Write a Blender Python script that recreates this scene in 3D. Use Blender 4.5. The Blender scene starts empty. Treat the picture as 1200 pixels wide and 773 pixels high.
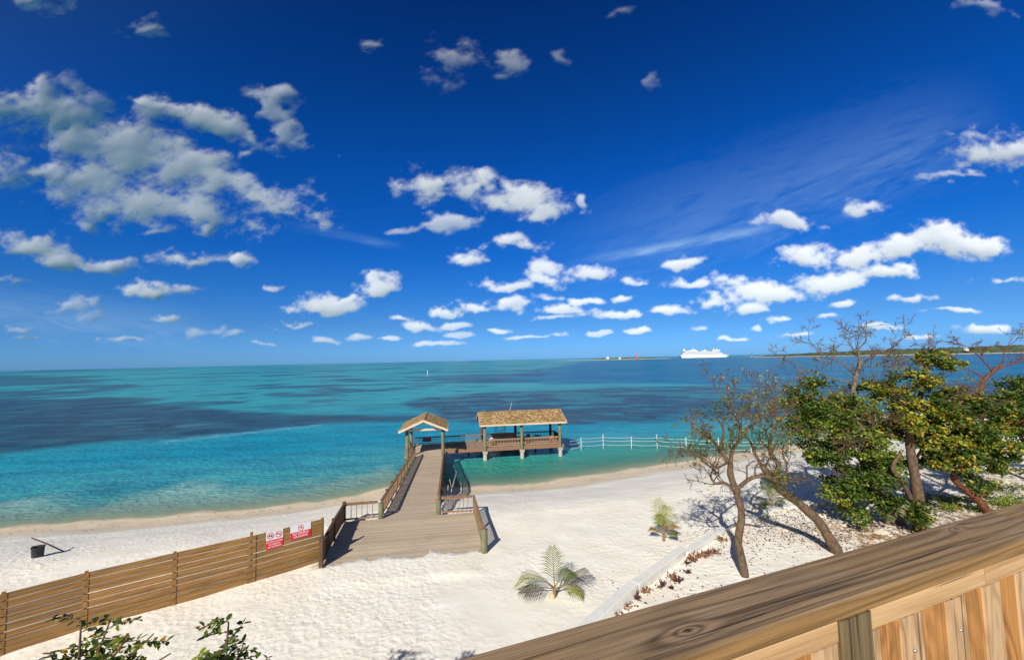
import bpy, math, random
import numpy as np
from mathutils import Vector, Matrix
random.seed(7); rng = np.random.default_rng(11)
R = math.radians
S = bpy.context.scene; COL = S.collection
# ------------------------------------------------------------------ camera
F = 500.0; PITCH = R(3.98); ROLL = R(1.25); CZ = 13.0
cr = Vector((1, 0, 0)); cf = Vector((0, math.cos(PITCH), math.sin(PITCH))); cu = cr.cross(cf)
q = Matrix.Rotation(ROLL, 3, cf); cr = q @ cr; cu = q @ cu
cd = bpy.data.cameras.new('camera'); cam = bpy.data.objects.new('camera', cd); COL.objects.link(cam)
cd.sensor_width = 36; cd.lens = 36 * F / 1200; cd.clip_start = .05; cd.clip_end = 120000
cam.matrix_world = Matrix(((cr.x, cu.x, -cf.x, 0), (cr.y, cu.y, -cf.y, 0), (cr.z, cu.z, -cf.z, CZ), (0, 0, 0, 1)))
S.camera = cam
CAM = Vector((0, 0, CZ))
def ray(px, py):
    return (cf + cr * ((px - 600) / F) + cu * ((386.5 - py) / F))
def at(px, py, z=0.0):
    d = ray(px, py); return CAM + d * ((z - CZ) / d.z)
def atd(px, py, y):
    d = ray(px, py); return CAM + d * (y / d.y)
# ------------------------------------------------------------------ light
SUN_AZ, SUN_EL = R(21), R(34)          # shadows run towards SUN_AZ right of +Y
S.view_settings.view_transform = 'Standard'; S.view_settings.look = 'None'
S.view_settings.exposure = 0.12; S.view_settings.gamma = 1.0; S.view_settings.use_curve_mapping = False
S.render.engine = 'CYCLES'
sd = bpy.data.lights.new('sun', 'SUN'); sd.energy = 4.8; sd.angle = R(.5); sd.color = (1, .952, .88)
sun = bpy.data.objects.new('sun', sd); COL.objects.link(sun)
sdir = Vector((-math.sin(SUN_AZ) * math.cos(SUN_EL), -math.cos(SUN_AZ) * math.cos(SUN_EL), math.sin(SUN_EL)))
sun.rotation_euler = sdir.to_track_quat('Z', 'Y').to_euler(); sun.location = (0, -20, 60)
W = bpy.data.worlds.new('World'); S.world = W; W.use_nodes = True
# ------------------------------------------------------------------ node helpers
class NT:
    def __init__(s, tree): s.t = tree; s.n = tree.nodes; s.l = tree.links
    def new(s, typ, **kw):
        nd = s.n.new(typ)
        for k, v in kw.items():
            if k == 'ins':
                for i, x in v.items():
                    if hasattr(x, 'is_output'): s.l.new(x, nd.inputs[i])
                    elif x is not None: nd.inputs[i].default_value = x
            else: setattr(nd, k, v)
        return nd
    def m(s, op, a, b=None, c=None, clamp=False):
        ins = {0: a}
        if b is not None: ins[1] = b
        if c is not None: ins[2] = c
        return s.new('ShaderNodeMath', operation=op, use_clamp=clamp, ins=ins).outputs[0]
    def v(s, op, a, b=None, c=None, o=0):
        ins = {0: a}
        if b is not None: ins[1] = b
        if c is not None: ins[2] = c
        return s.new('ShaderNodeVectorMath', operation=op, ins=ins).outputs[o]
    def noise(s, vec, scale, detail=4, rough=.55, dist=0.0, out=0):
        nd = s.new('ShaderNodeTexNoise', ins={'Vector': vec, 'Scale': scale, 'Detail': detail, 'Roughness': rough, 'Distortion': dist})
        return nd.outputs[out]
    def mix(s, f, a, b, blend='MIX'):
        nd = s.new('ShaderNodeMix', data_type='RGBA', blend_type=blend, clamp_factor=True)
        for i, x in ((0, f), (6, a), (7, b)):
            if hasattr(x, 'is_output'): s.l.new(x, nd.inputs[i])
            else: nd.inputs[i].default_value = x if i == 0 else (tuple(x) + (1,) if len(x) == 3 else x)
        return nd.outputs[2]
    def ramp(s, f, stops):
        nd = s.new('ShaderNodeValToRGB', ins={0: f}); cr_ = nd.color_ramp
        while len(cr_.elements) < len(stops): cr_.elements.new(.5)
        for e, (p, c) in zip(cr_.elements, stops):
            e.position = p; e.color = tuple(c) + (1,) if len(c) == 3 else c
        return nd.outputs[0]
    def rng(s, x, a, b, c=0.0, d=1.0, smooth=False):
        nd = s.new('ShaderNodeMapRange', ins={0: x, 1: a, 2: b, 3: c, 4: d}); nd.clamp = True
        if smooth: nd.interpolation_type = 'SMOOTHSTEP'
        return nd.outputs[0]
def lin(r, g, b):
    f = lambda c: (c / 255) / 12.92 if c / 255 <= .04045 else ((c / 255 + .055) / 1.055) ** 2.4
    return (f(r), f(g), f(b))
# ------------------------------------------------------------------ sky
CL = [(55,137,74,24,0,-8),(140,170,96,27,0,-20),(268,213,66,17,.02,-22),(215,196,50,20,.02,-10),(312,240,24,7,.08,-25),
(160,226,80,26,0,-13),(225,250,34,12,.05,-14),(238,146,66,15,0,-15),(290,160,26,12,.05,-25),(190,120,34,7,.15,-12),(322,124,24,10,.16,-20),(336,150,13,20,.12,12),
(95,108,10,16,.30,20),(110,112,26,8,.38,-20),(28,203,46,15,0,-3),(62,207,16,10,.12,0),(192,268,22,7,.15,0),(240,272,10,5,.3,0),(38,294,36,12,0),(70,305,46,10,0,-8),(112,315,36,8,.03,-4),(140,316,18,7,.1),(228,306,32,9,.05),(283,310,12,8,0),
(180,342,45,8,0),(5,328,18,7,.1),(85,362,32,8,.3),(115,372,24,9,.35),(20,383,26,5,.25),(172,36,17,8,.3),(62,2,28,9,.2),(388,360,36,11,0),(450,336,24,10,0),
(240,388,28,8,.35),(275,395,14,4,.2),(378,400,18,5,.2),(422,396,22,5,.15),(510,222,33,14,0),(556,226,30,14,0),(605,233,38,15,0),(642,246,20,9,.05),(525,261,34,9,.2),
(485,268,22,6,.35),(553,302,18,9,0),(614,287,28,11,0),(645,314,16,9,.05),(600,338,35,6,.1),(645,330,20,8,0),(700,320,25,7,.05),(568,362,34,8,0),(530,366,14,5,.1),
(497,383,20,6,.05),(540,380,18,4,.15),(657,364,20,6,.05),(682,355,11,5,.05),(655,376,16,4,.15),(735,348,13,6,.05),(720,369,28,6,.05),(773,364,24,6,0),(600,357,20,5,.1),
(790,309,19,8,.05),(795,335,22,6,.1),(825,352,19,8,0),(890,342,45,12,0),(868,361,17,6,0),(858,333,18,8,.1),(975,330,42,12,0),(950,302,30,10,0),(1012,300,34,14,0),
(1060,292,36,14,0),(1104,280,38,17,0),(1142,284,26,12,0),(1052,322,22,7,0),(1013,244,22,9,.05),(930,262,35,7,.1),(1178,178,44,20,0),(1130,210,32,5,.3),
(532,72,28,17,.33),(595,80,20,14,.3),(680,72,10,9,.4),(435,58,8,6,.25),(695,238,7,7,.25),(965,372,24,3,.2),(1155,386,24,5,.1),(770,92,8,10,.45),
(1030,384,24,4,.2),(880,384,10,3,.2),(700,392,14,3,.25),(820,384,12,3,.25),(540,392,20,4,.3),(330,385,18,4,.35),(30,392,22,3,.1),(150,398,26,3,.15),(205,372,16,4,.1),(310,404,20,3,.15),(350,378,14,4,.05),(455,398,14,3,.05),(475,376,16,4,.1),(510,402,24,3,.1),(585,388,18,3,.05),(630,396,26,3,.1),(640,348,16,5,.05),(700,352,12,4,.05),(745,388,16,3,.05),(760,330,14,5,.1),(850,396,18,3,.1),(905,372,18,4,.05),(930,392,20,3,.1),(990,356,20,5,.05),(1085,352,26,4,.1),(1120,366,30,3,.1),(1175,330,24,5,.15),(1080,398,20,3,.1),(410,350,10,4,.1),(330,340,14,4,.2),(1165,8,24,8,.35),(730,10,14,6,.4)]
def build_sky():
    t = NT(W.node_tree); t.n.clear()
    tc = t.new('ShaderNodeTexCoord').outputs['Generated']
    sx = t.new('ShaderNodeSeparateXYZ', ins={0: tc})
    yy = t.m('MAXIMUM', sx.outputs[1], .02)
    g = t.new('ShaderNodeCombineXYZ', ins={0: t.m('DIVIDE', sx.outputs[0], yy), 1: t.m('DIVIDE', sx.outputs[2], yy), 2: 0.0}).outputs[0]
    front = t.rng(sx.outputs[1], .1, .25)
    sky = t.new('ShaderNodeTexSky', sky_type='NISHITA', sun_disc=False, sun_elevation=SUN_EL, sun_rotation=R(204), altitude=0, air_density=1.0, dust_density=.3, ozone_density=3.0).outputs[0]
    # the deep saturated blue of this sky, by elevation
    tint = t.ramp(t.m('MAXIMUM', sx.outputs[2], 0.0), [(0, (.22, .56, 1.38)), (.08, (.165, .43, .92)), (.156, (.085, .39, .90)), (.233, (.040, .36, .93)), (.407, (.018, .33, .92)), (.545, (.015, .26, .74)), (.67, (.014, .19, .60)), (1, (.02, .12, .35))])
    skc = t.mix(1.0, sky, tint, 'MULTIPLY')
    # whitish sun aureole added to unseen sky behind the viewer, making shadows less blue
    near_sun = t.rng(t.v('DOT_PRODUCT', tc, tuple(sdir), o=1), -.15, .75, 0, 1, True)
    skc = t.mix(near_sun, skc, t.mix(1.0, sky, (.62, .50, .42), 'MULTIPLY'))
    # thin cirrus streak
    def streak(x0, y0, x1, y1, w, soft):
        a = ray(x0, y0); b = ray(x1, y1); ax, az = a.x / a.y, a.z / a.y; bx, bz = b.x / b.y, b.z / b.y
        L = math.hypot(bx - ax, bz - az); ux, uz = (bx - ax) / L, (bz - az) / L
        al = t.v('DOT_PRODUCT', t.v('SUBTRACT', g, (ax, az, 0)), (ux, uz, 0), o=1)
        pe = t.v('DOT_PRODUCT', t.v('SUBTRACT', g, (ax, az, 0)), (-uz, ux, 0), o=1)
        wv = t.noise(t.new('ShaderNodeCombineXYZ', ins={0: t.m('MULTIPLY', al, 2.2), 1: t.m('MULTIPLY', pe, 11.0), 2: 0.0}).outputs[0], 3.0, 8, .62, .8)
        pe2 = t.m('ABSOLUTE', t.m('ADD', t.m('DIVIDE', pe, w), t.m('MULTIPLY', t.m('SUBTRACT', wv, .5), 1.4)))
        f1 = t.m('MULTIPLY', t.rng(pe2, 0, 1, 1, 0, True), t.rng(wv, .30, .72, .15, 1.0))
        f2 = t.m('MULTIPLY', t.rng(al, 0, L * .35, 0, 1, True), t.rng(al, L * .75, L, 1, 0, True))
        return t.m('MULTIPLY', t.m('MULTIPLY', f1, f2), soft)
    c1 = streak(650, 313, 940, 258, .017, .55); c2 = streak(600, 330, 1200, 120, .17, .22); c3 = streak(330, 262, 480, 290, .016, .16); c4 = streak(-120, 345, 270, 392, .075, .26)
    cir = t.m('MULTIPLY', t.m('ADD', t.m('ADD', c1, c2), t.m('ADD', c3, c4), clamp=True), front)
    skc = t.mix(cir, skc, (3.6, 5.6, 8.2))
    out = skc
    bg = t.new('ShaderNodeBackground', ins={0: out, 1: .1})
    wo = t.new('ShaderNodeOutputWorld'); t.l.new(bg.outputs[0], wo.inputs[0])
build_sky()
# ------------------------------------------------------------------ object helpers
def tag(o, label=None, cat=None, group=None, kind=None):
    for k, v in (('label', label), ('category', cat), ('group', group), ('kind', kind)):
        if v: o[k] = v
    return o
def thing(name, label, cat, loc=(0, 0, 0), rz=0, group=None):
    o = bpy.data.objects.new(name, None); o.empty_display_size = .2; COL.objects.link(o)
    o.location = loc; o.rotation_euler = (0, 0, rz); return tag(o, label, cat, group)
class MB:
    def __init__(s): s.v = []; s.f = []; s.sm = []; s.col = None
    def add(s, vs, fs, smooth=False):
        b = len(s.v); s.v += [tuple(x) for x in vs]; s.f += [tuple(i + b for i in f) for f in fs]; s.sm += [smooth] * len(fs); return s
    def box(s, c, size, rz=0.0, M=None):
        hx, hy, hz = (x / 2 for x in size); vs = []
        for sx in (-1, 1):
            for sy in (-1, 1):
                for sz in (-1, 1):
                    p = Vector((sx * hx, sy * hy, sz * hz))
                    if M is not None: p = M @ p
                    elif rz: p = Matrix.Rotation(rz, 3, 'Z') @ p
                    vs.append(p + Vector(c))
        return s.add(vs, [(0, 1, 3, 2), (4, 6, 7, 5), (0, 4, 5, 1), (2, 3, 7, 6), (0, 2, 6, 4), (1, 5, 7, 3)])
    def beam(s, a, b, w, h, up=(0, 0, 1)):
        a = Vector(a); b = Vector(b); d = (b - a); L = d.length; d.normalize()
        side = d.cross(Vector(up))
        if side.length < 1e-4: side = d.cross(Vector((0, 1, 0)))
        side.normalize(); u = side.cross(d)
        M = Matrix((d, side, u)).transposed()
        return s.box((a + b) / 2, (L, w, h), M=M)
    def tube(s, pts, rad, n=7, cap=True):
        pts = [Vector(p) for p in pts]
        if not hasattr(rad, '__len__'): rad = [rad] * len(pts)
        vs = []; prev = None
        for i, p in enumerate(pts):
            d = (pts[min(i + 1, len(pts) - 1)] - pts[max(i - 1, 0)]).normalized()
            if prev is None:
                a = d.cross(Vector((0, 0, 1)));
                if a.length < .1: a = d.cross(Vector((1, 0, 0)))
            else: a = prev - d * prev.dot(d)
            a.normalize(); prev = a; b = d.cross(a)
            for j in range(n):
                t = 2 * math.pi * j / n; vs.append(p + (a * math.cos(t) + b * math.sin(t)) * rad[i])
        fs = [(i * n + j, i * n + (j + 1) % n, (i + 1) * n + (j + 1) % n, (i + 1) * n + j) for i in range(len(pts) - 1) for j in range(n)]
        if cap: fs += [tuple(range(n))[::-1], tuple((len(pts) - 1) * n + j for j in range(n))]
        return s.add(vs, fs, True)
    def cyl(s, c, r, h, n=12, r2=None):
        return s.tube([c, (c[0], c[1], c[2] + h)], [r, r if r2 is None else r2], n)
    def build(s, name, mat, parent=None, loc=None):
        me = bpy.data.meshes.new(name); me.from_pydata(s.v, [], s.f)
        me.polygons.foreach_set('use_smooth', s.sm); me.materials.append(mat); me.update()
        o = bpy.data.objects.new(name, me); COL.objects.link(o)
        if parent: o.parent = parent
        if loc is not None: o.location = loc
        return o
def npmesh(name, V, Fq, mat, parent=None, smooth=True, cols=None, cname='tint'):
    me = bpy.data.meshes.new(name); n = len(V); k = Fq.shape[1]
    me.vertices.add(n); me.vertices.foreach_set('co', V.astype(np.float32).ravel())
    me.loops.add(len(Fq) * k); me.loops.foreach_set('vertex_index', Fq.astype(np.int32).ravel())
    me.polygons.add(len(Fq)); me.polygons.foreach_set('loop_start', np.arange(0, len(Fq) * k, k, dtype=np.int32))
    me.polygons.foreach_set('loop_total', np.full(len(Fq), k, dtype=np.int32))
    me.polygons.foreach_set('use_smooth', np.full(len(Fq), smooth)); me.update(calc_edges=True)
    if cols is not None:
        a = me.color_attributes.new(cname, 'FLOAT_COLOR', 'POINT'); a.data.foreach_set('color', cols.astype(np.float32).ravel())
    me.materials.append(mat); o = bpy.data.objects.new(name, me); COL.objects.link(o)
    if parent: o.parent = parent
    return o
# ------------------------------------------------------------------ numpy noise
def _h(ix, iy, s):
    n = (ix.astype(np.int64) * 374761393 + iy.astype(np.int64) * 668265263 + s * 1442695041) & 0xffffffff
    n = ((n ^ (n >> 13)) * 1274126177) & 0xffffffff
    return ((n ^ (n >> 16)) & 0xffff) / 65535.0
def vn(x, y, s=0):
    ix = np.floor(x); iy = np.floor(y); fx = x - ix; fy = y - iy
    fx = fx * fx * (3 - 2 * fx); fy = fy * fy * (3 - 2 * fy)
    a = _h(ix, iy, s); b = _h(ix + 1, iy, s); c = _h(ix, iy + 1, s); d = _h(ix + 1, iy + 1, s)
    return (a * (1 - fx) + b * fx) * (1 - fy) + (c * (1 - fx) + d * fx) * fy
def fbm(x, y, o=5, s=0, g=.5):
    r = np.zeros_like(x); A = 1; T = 0
    for i in range(o):
        r += A * vn(x * 2 ** i + 17.3 * i, y * 2 ** i - 9.1 * i, s + i); T += A; A *= g
    return r / T
# ------------------------------------------------------------------ clouds: relief sheets of cumulus 30 km out, lit by the sun
def m_cloud(t, b):
    a = t.new('ShaderNodeAttribute', attribute_name='tint').outputs['Color']; al = t.new('ShaderNodeSeparateColor', ins={0: a}).outputs[0]
    df = t.new('ShaderNodeBsdfDiffuse', ins={0: (.76, .77, .81, 1)}); tl = t.new('ShaderNodeBsdfTranslucent', ins={0: (.75, .75, .75, 1)})
    m1 = t.new('ShaderNodeMixShader', ins={0: .12, 1: df.outputs[0], 2: tl.outputs[0]})
    tr = t.new('ShaderNodeBsdfTransparent'); mx = t.new('ShaderNodeMixShader', ins={0: al, 1: tr.outputs[0], 2: m1.outputs[0]})
    t.l.new(mx.outputs[0], t.n['Material Output'].inputs[0])
def build_clouds():
    st = .0026; xs = np.arange(-1.75, 1.75, st); zs = np.arange(.010, .98, st); X, Z = np.meshgrid(xs, zs)
    hi = np.clip(Z / .45, 0, 1)
    def warp(o, f, s_): return (fbm(X * f, Z * f * 1.5, o, s_) - .5)
    g_ = .35 + .65 * np.clip(Z / .4, 0, 1)
    wx = X + (warp(4, 7, 101) * .15 + warp(3, 26, 103) * .045) * g_; wz_ = Z + (warp(4, 8, 107) * .065 + warp(3, 30, 109) * .03) * g_
    L = np.full(X.shape, 9.0); AW = np.ones(X.shape)
    for e in CL:
        x, y, rx, ry, fa = e[:5]; an = e[5] if len(e) > 5 else 0
        d = ray(x, y); cx, cz = d.x / d.y, d.z / d.y; rx, ry = rx * (1.04 + .2 * min(cz / .4, 1)) / F, ry * (1.06 + .2 * min(cz / .4, 1)) / F; c, s_ = math.cos(R(an)), math.sin(R(an))
        m = (np.abs(X - cx) < rx * 1.6 + .12) & (np.abs(Z - cz) < rx * .8 + ry * 1.6 + .09)
        ii, jj = np.where(m)
        if len(ii) == 0: continue
        a0, a1, b0, b1 = ii.min(), ii.max() + 1, jj.min(), jj.max() + 1; dx = wx[a0:a1, b0:b1] - cx; dz = wz_[a0:a1, b0:b1] - cz
        u = (dx * c + dz * s_) / rx; v = (-dx * s_ + dz * c) / ry
        if e[3] < 16 and Z[a0, 0] < .4: v = np.where(v < 0, v * 1.45, v * .92)      # flatter bases
        nl = np.hypot(u, v) + fa * .5; sub = L[a0:a1, b0:b1]; AW[a0:a1, b0:b1] = np.where(nl < sub, 1 - 1.6 * fa, AW[a0:a1, b0:b1]); L[a0:a1, b0:b1] = np.minimum(sub, nl)
    def blur(a, k):
        for ax in (0, 1):
            for _ in range(2):
                c = np.cumsum(np.concatenate([np.repeat(a.take([0], ax), k, ax), a, np.repeat(a.take([-1], ax), k, ax)], ax), ax)
                a = (c.take(range(2 * k, c.shape[ax]), ax) - c.take(range(0, c.shape[ax] - 2 * k), ax)) / (2 * k)
        return a
    n1 = fbm(X * 15, Z * 24, 6, 201, .55) - .5; n2 = fbm(X * 48, Z * 70, 5, 211, .6) - .5
    bil = 1 - np.abs(fbm(X * 26, Z * 34, 5, 223, .55) * 2 - 1) * 2.2
    big = 1 - L + n1 * 1.15 + (bil - .6) * .12
    d = big + .10 + .20 * hi + n1 * .75 + n2 * 1.0
    al = np.clip((d + .10) / (.62 + .55 * hi), 0, 1); al = al * al * (3 - 2 * al) * (.96 - .10 * hi)
    al = al * np.clip(blur(AW, 8), .2, 1) * (.86 + .14 * np.clip(Z / .2, 0, 1))
    # thickness towards the viewer: rounded heads, flat undersides
    t0 = np.sqrt(np.clip(big + .25, 0, 1.6)); th = (blur(t0, 3) * (.55 - .15 * hi) + blur(t0, 9) * .6) * (.0100 - .0012 * hi)
    r = 30000.0; D = np.stack([X, np.ones_like(X), Z], -1); D /= np.linalg.norm(D, axis=-1)[..., None]
    P = D * (r * (1 - th))[..., None]; P[..., 2] += CZ
    keep = al > .004; kf = keep[:-1, :-1] | keep[1:, :-1] | keep[:-1, 1:] | keep[1:, 1:]
    idx = np.arange(X.size).reshape(X.shape); Fq = np.stack([idx[:-1, :-1][kf], idx[:-1, 1:][kf], idx[1:, 1:][kf], idx[1:, :-1][kf]], 1)
    us, inv = np.unique(Fq, return_inverse=True); V = P.reshape(-1, 3)[us]; A = al.ravel()[us]
    o = npmesh('clouds', V, inv.reshape(-1, 4), mat('cloud', m_cloud), cols=np.stack([A, A, A, np.ones_like(A)], 1)); tag(o, kind='structure')

# ------------------------------------------------------------------ shore and terrain
shore_px = [(0,618),(50,613),(100,609),(150,606),(200,603),(260,598),(300,594),(360,588),(420,578),(466,567),(500,569),(537,570),(570,569),(604,567),(640,563),(680,557),(740,548),(800,540),(830,534),(870,530),(905,528),(940,521)]
SH = [(-400, -60), (-150, 22), (-90, 31)] + [tuple(at(x, y, 0).xy) for x, y in shore_px] + [(75, 88), (110, 96), (170, 112), (400, 150)]
SH = np.array(SH)
def shore_dist(X, Y):
    best = np.full(X.shape, 1e9); sg = np.ones(X.shape)
    for (ax, ay), (bx, by) in zip(SH[:-1], SH[1:]):
        dx, dy = bx - ax, by - ay; t = np.clip(((X - ax) * dx + (Y - ay) * dy) / (dx * dx + dy * dy), 0, 1)
        px, py = ax + t * dx, ay + t * dy; d = np.hypot(X - px, Y - py)
        c = dx * (Y - ay) - dy * (X - ax); m = d < best - 1e-6
        best = np.where(m, d, best); sg = np.where(m, np.where(c < 0, 1, -1), sg)
    return best * sg
def ground_np(X, Y):
    s = shore_dist(X, Y)
    t = np.clip(s / 19, 0, 1); land = 3.8 * (.38 * t + .62 * t * t * (3 - 2 * t))
    sea = np.maximum(-.10 * -s, -4.0)
    return np.where(s > 0, land, sea)
def gz(x, y): return float(ground_np(np.array([float(x)]), np.array([float(y)]))[0])
def atg(px, py, dz=0.0):
    z = 3.8
    for _ in range(25):
        p = at(px, py, z + dz); z += (max(gz(p.x, p.y), -.5) - z) * .7
    p = at(px, py, z + dz); return Vector((p.x, p.y, z))
# ------------------------------------------------------------------ materials
def mat(name, nodes=None, color=(.5, .5, .5), rough=.6, spec=.4, metal=0.0):
    m = bpy.data.materials.new(name); m.use_nodes = True; t = NT(m.node_tree); b = t.n['Principled BSDF']
    b.inputs['Base Color'].default_value = tuple(color) + (1,); b.inputs['Roughness'].default_value = rough
    b.inputs['Specular IOR Level'].default_value = spec; b.inputs['Metallic'].default_value = metal
    if nodes: nodes(t, b)
    return m
def worn(c1, c2, scale=6, bump=.15, rough=.7, stretch=(1, 1, 1), spec=.3):
    def f(t, b):
        co = t.new('ShaderNodeTexCoord').outputs['Object']; co = t.v('MULTIPLY', co, stretch)
        n = t.noise(co, scale, 6, .6); n2 = t.noise(co, scale * 5, 4, .6)
        x = t.m('ADD', t.m('MULTIPLY', n, .65), t.m('MULTIPLY', n2, .35))
        t.l.new(t.mix(t.rng(x, .3, .7), c1, c2), b.inputs['Base Color'])
        bp = t.new('ShaderNodeBump', ins={'Strength': bump, 'Distance': .02, 'Height': x}); t.l.new(bp.outputs[0], b.inputs['Normal'])
    return mat('worn', f, rough=rough, spec=spec)
def m_sand(t, b):
    co = t.new('ShaderNodeTexCoord').outputs['Object']
    at_ = t.new('ShaderNodeAttribute', attribute_name='tint').outputs['Color']
    sp = t.new('ShaderNodeSeparateColor', ins={0: at_})
    damp, smooth_, soil = sp.outputs[0], sp.outputs[1], sp.outputs[2]
    n = t.noise(co, .7, 8, .62); nf = t.noise(co, 30, 5, .7)
    base = t.mix(t.rng(n, .3, .7), lin(236, 228, 210), lin(247, 242, 230))
    base = t.mix(t.m('MULTIPLY', t.rng(nf, .55, .75), .25), base, lin(196, 182, 158))
    dn = t.m('MULTIPLY', damp, t.rng(t.noise(co, .5, 5, .6), .25, .6, .55, 1))
    base = t.mix(dn, base, lin(224, 204, 172))
    base = t.mix(smooth_, base, lin(186, 172, 148))
    base = t.mix(t.m('MULTIPLY', soil, t.rng(t.noise(co, 2.2, 6, .65), .42, .58)), base, lin(160, 134, 104))
    t.l.new(base, b.inputs['Base Color'])
    # footprints and wind chop
    w = t.v('ADD', co, t.v('MULTIPLY', t.v('SUBTRACT', t.noise(co, 1.6, 3, .5, 0, 1), (.5, .5, .5)), (.5, .5, .5)))
    vo = t.new('ShaderNodeTexVoronoi', feature='SMOOTH_F1', ins={'Vector': w, 'Scale': 4.2, 'Smoothness': .5}).outputs[0]
    h = t.m('ADD', t.m('MULTIPLY', vo, .9), t.m('ADD', t.m('MULTIPLY', t.noise(co, 5.0, 5, .6), .8), t.m('MULTIPLY', nf, .12)))
    amp = t.m('MULTIPLY', t.rng(damp, 0, .8, 1, .22), t.rng(smooth_, 0, 1, 1, .2))
    amp = t.m('MULTIPLY', amp, t.rng(t.noise(co, .16, 4, .6), .36, .60, .12, 1.1))
    bp = t.new('ShaderNodeBump', ins={'Strength': 1.0, 'Distance': .034, 'Height': t.m('MULTIPLY', h, amp)})
    t.l.new(bp.outputs[0], b.inputs['Normal'])
build_clouds()
M_SAND = mat('sand', m_sand, rough=.95, spec=.08)

def build_ground():
    xs = np.concatenate([np.linspace(-600, -75, 22), np.arange(-70, 75, .28), np.linspace(80, 600, 24)])
    ys = np.concatenate([np.linspace(-400, -5, 16), np.arange(0, 92, .28), np.linspace(96, 420, 22)])
    X, Y = np.meshgrid(xs, ys); s = shore_dist(X, Y); Z = ground_np(X, Y)
    land = np.clip(s / 6, 0, 1)
    Z = Z + land * ((fbm(X / 3.2, Y / 3.2, 4, 3) - .5) * .16 + (fbm(X / .75, Y / .75, 3, 9) - .5) * .045)
    Z = Z + np.exp(-(s / 3.5) ** 2) * (fbm(X / 2.6, Y / 2.6, 4, 71) - .5) * .22
    Z = Z + np.exp(-((s - 9.5) / 1.6) ** 2) * .12
    # sand stays below the platform boards
    n = X.size; V = np.stack([X.ravel(), Y.ravel(), Z.ravel()], 1)
    ox, oy = -6.3, 26.0; ang = 8.5 * math.pi / 180
    U = (X - ox) * math.cos(ang) + (Y - oy) * math.sin(ang); Vv = -(X - ox) * math.sin(ang) + (Y - oy) * math.cos(ang)
    inside = (U > -3.6) & (U < 3.9) & (Vv > -5.15 + (fbm(U * 1.3, U * 0, 3, 5) - .5) * 1.3) & (Vv < 5)
    V[:, 2] = np.where(inside.ravel(), np.minimum(V[:, 2], 3.60), np.where(((Vv > -7.5) & (Vv < -4.2) & (np.abs(U) < 3.6)).ravel(), np.maximum(V[:, 2], 3.865), V[:, 2]))
    nx, ny = len(xs), len(ys); i = np.arange(nx * (ny)).reshape(ny, nx)
    Fq = np.stack([i[:-1, :-1].ravel(), i[:-1, 1:].ravel(), i[1:, 1:].ravel(), i[1:, :-1].ravel()], 1)
    wob = (fbm(X / 5, Y / 5, 4, 21) - .5) * 4
    damp = np.clip(1 - (s + wob - 5.5) / 2.2, 0, 1) * (s > 0)
    wet = np.clip(1 - (s + wob * .15) / .9, 0, 1)
    soil = np.zeros_like(X)
    for (cx, cy, rx, ry) in ((18.5, 22, 4.5, 2.6), (25, 24.5, 7, 4), (36, 31, 6, 4)):
        soil = np.maximum(soil, np.clip(1.3 - np.hypot((X - cx) / rx, (Y - cy) / ry), 0, 1))
    soil = np.clip(soil + (fbm(X / 1.5, Y / 1.5, 4, 33) - .5) * .8 * (soil > 0), 0, 1)
    cols = np.stack([damp.ravel(), wet.ravel(), soil.ravel(), np.ones(n)], 1)
    o = npmesh('ground', V, Fq, M_SAND, cols=cols); tag(o, kind='structure')
build_ground()

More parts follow.
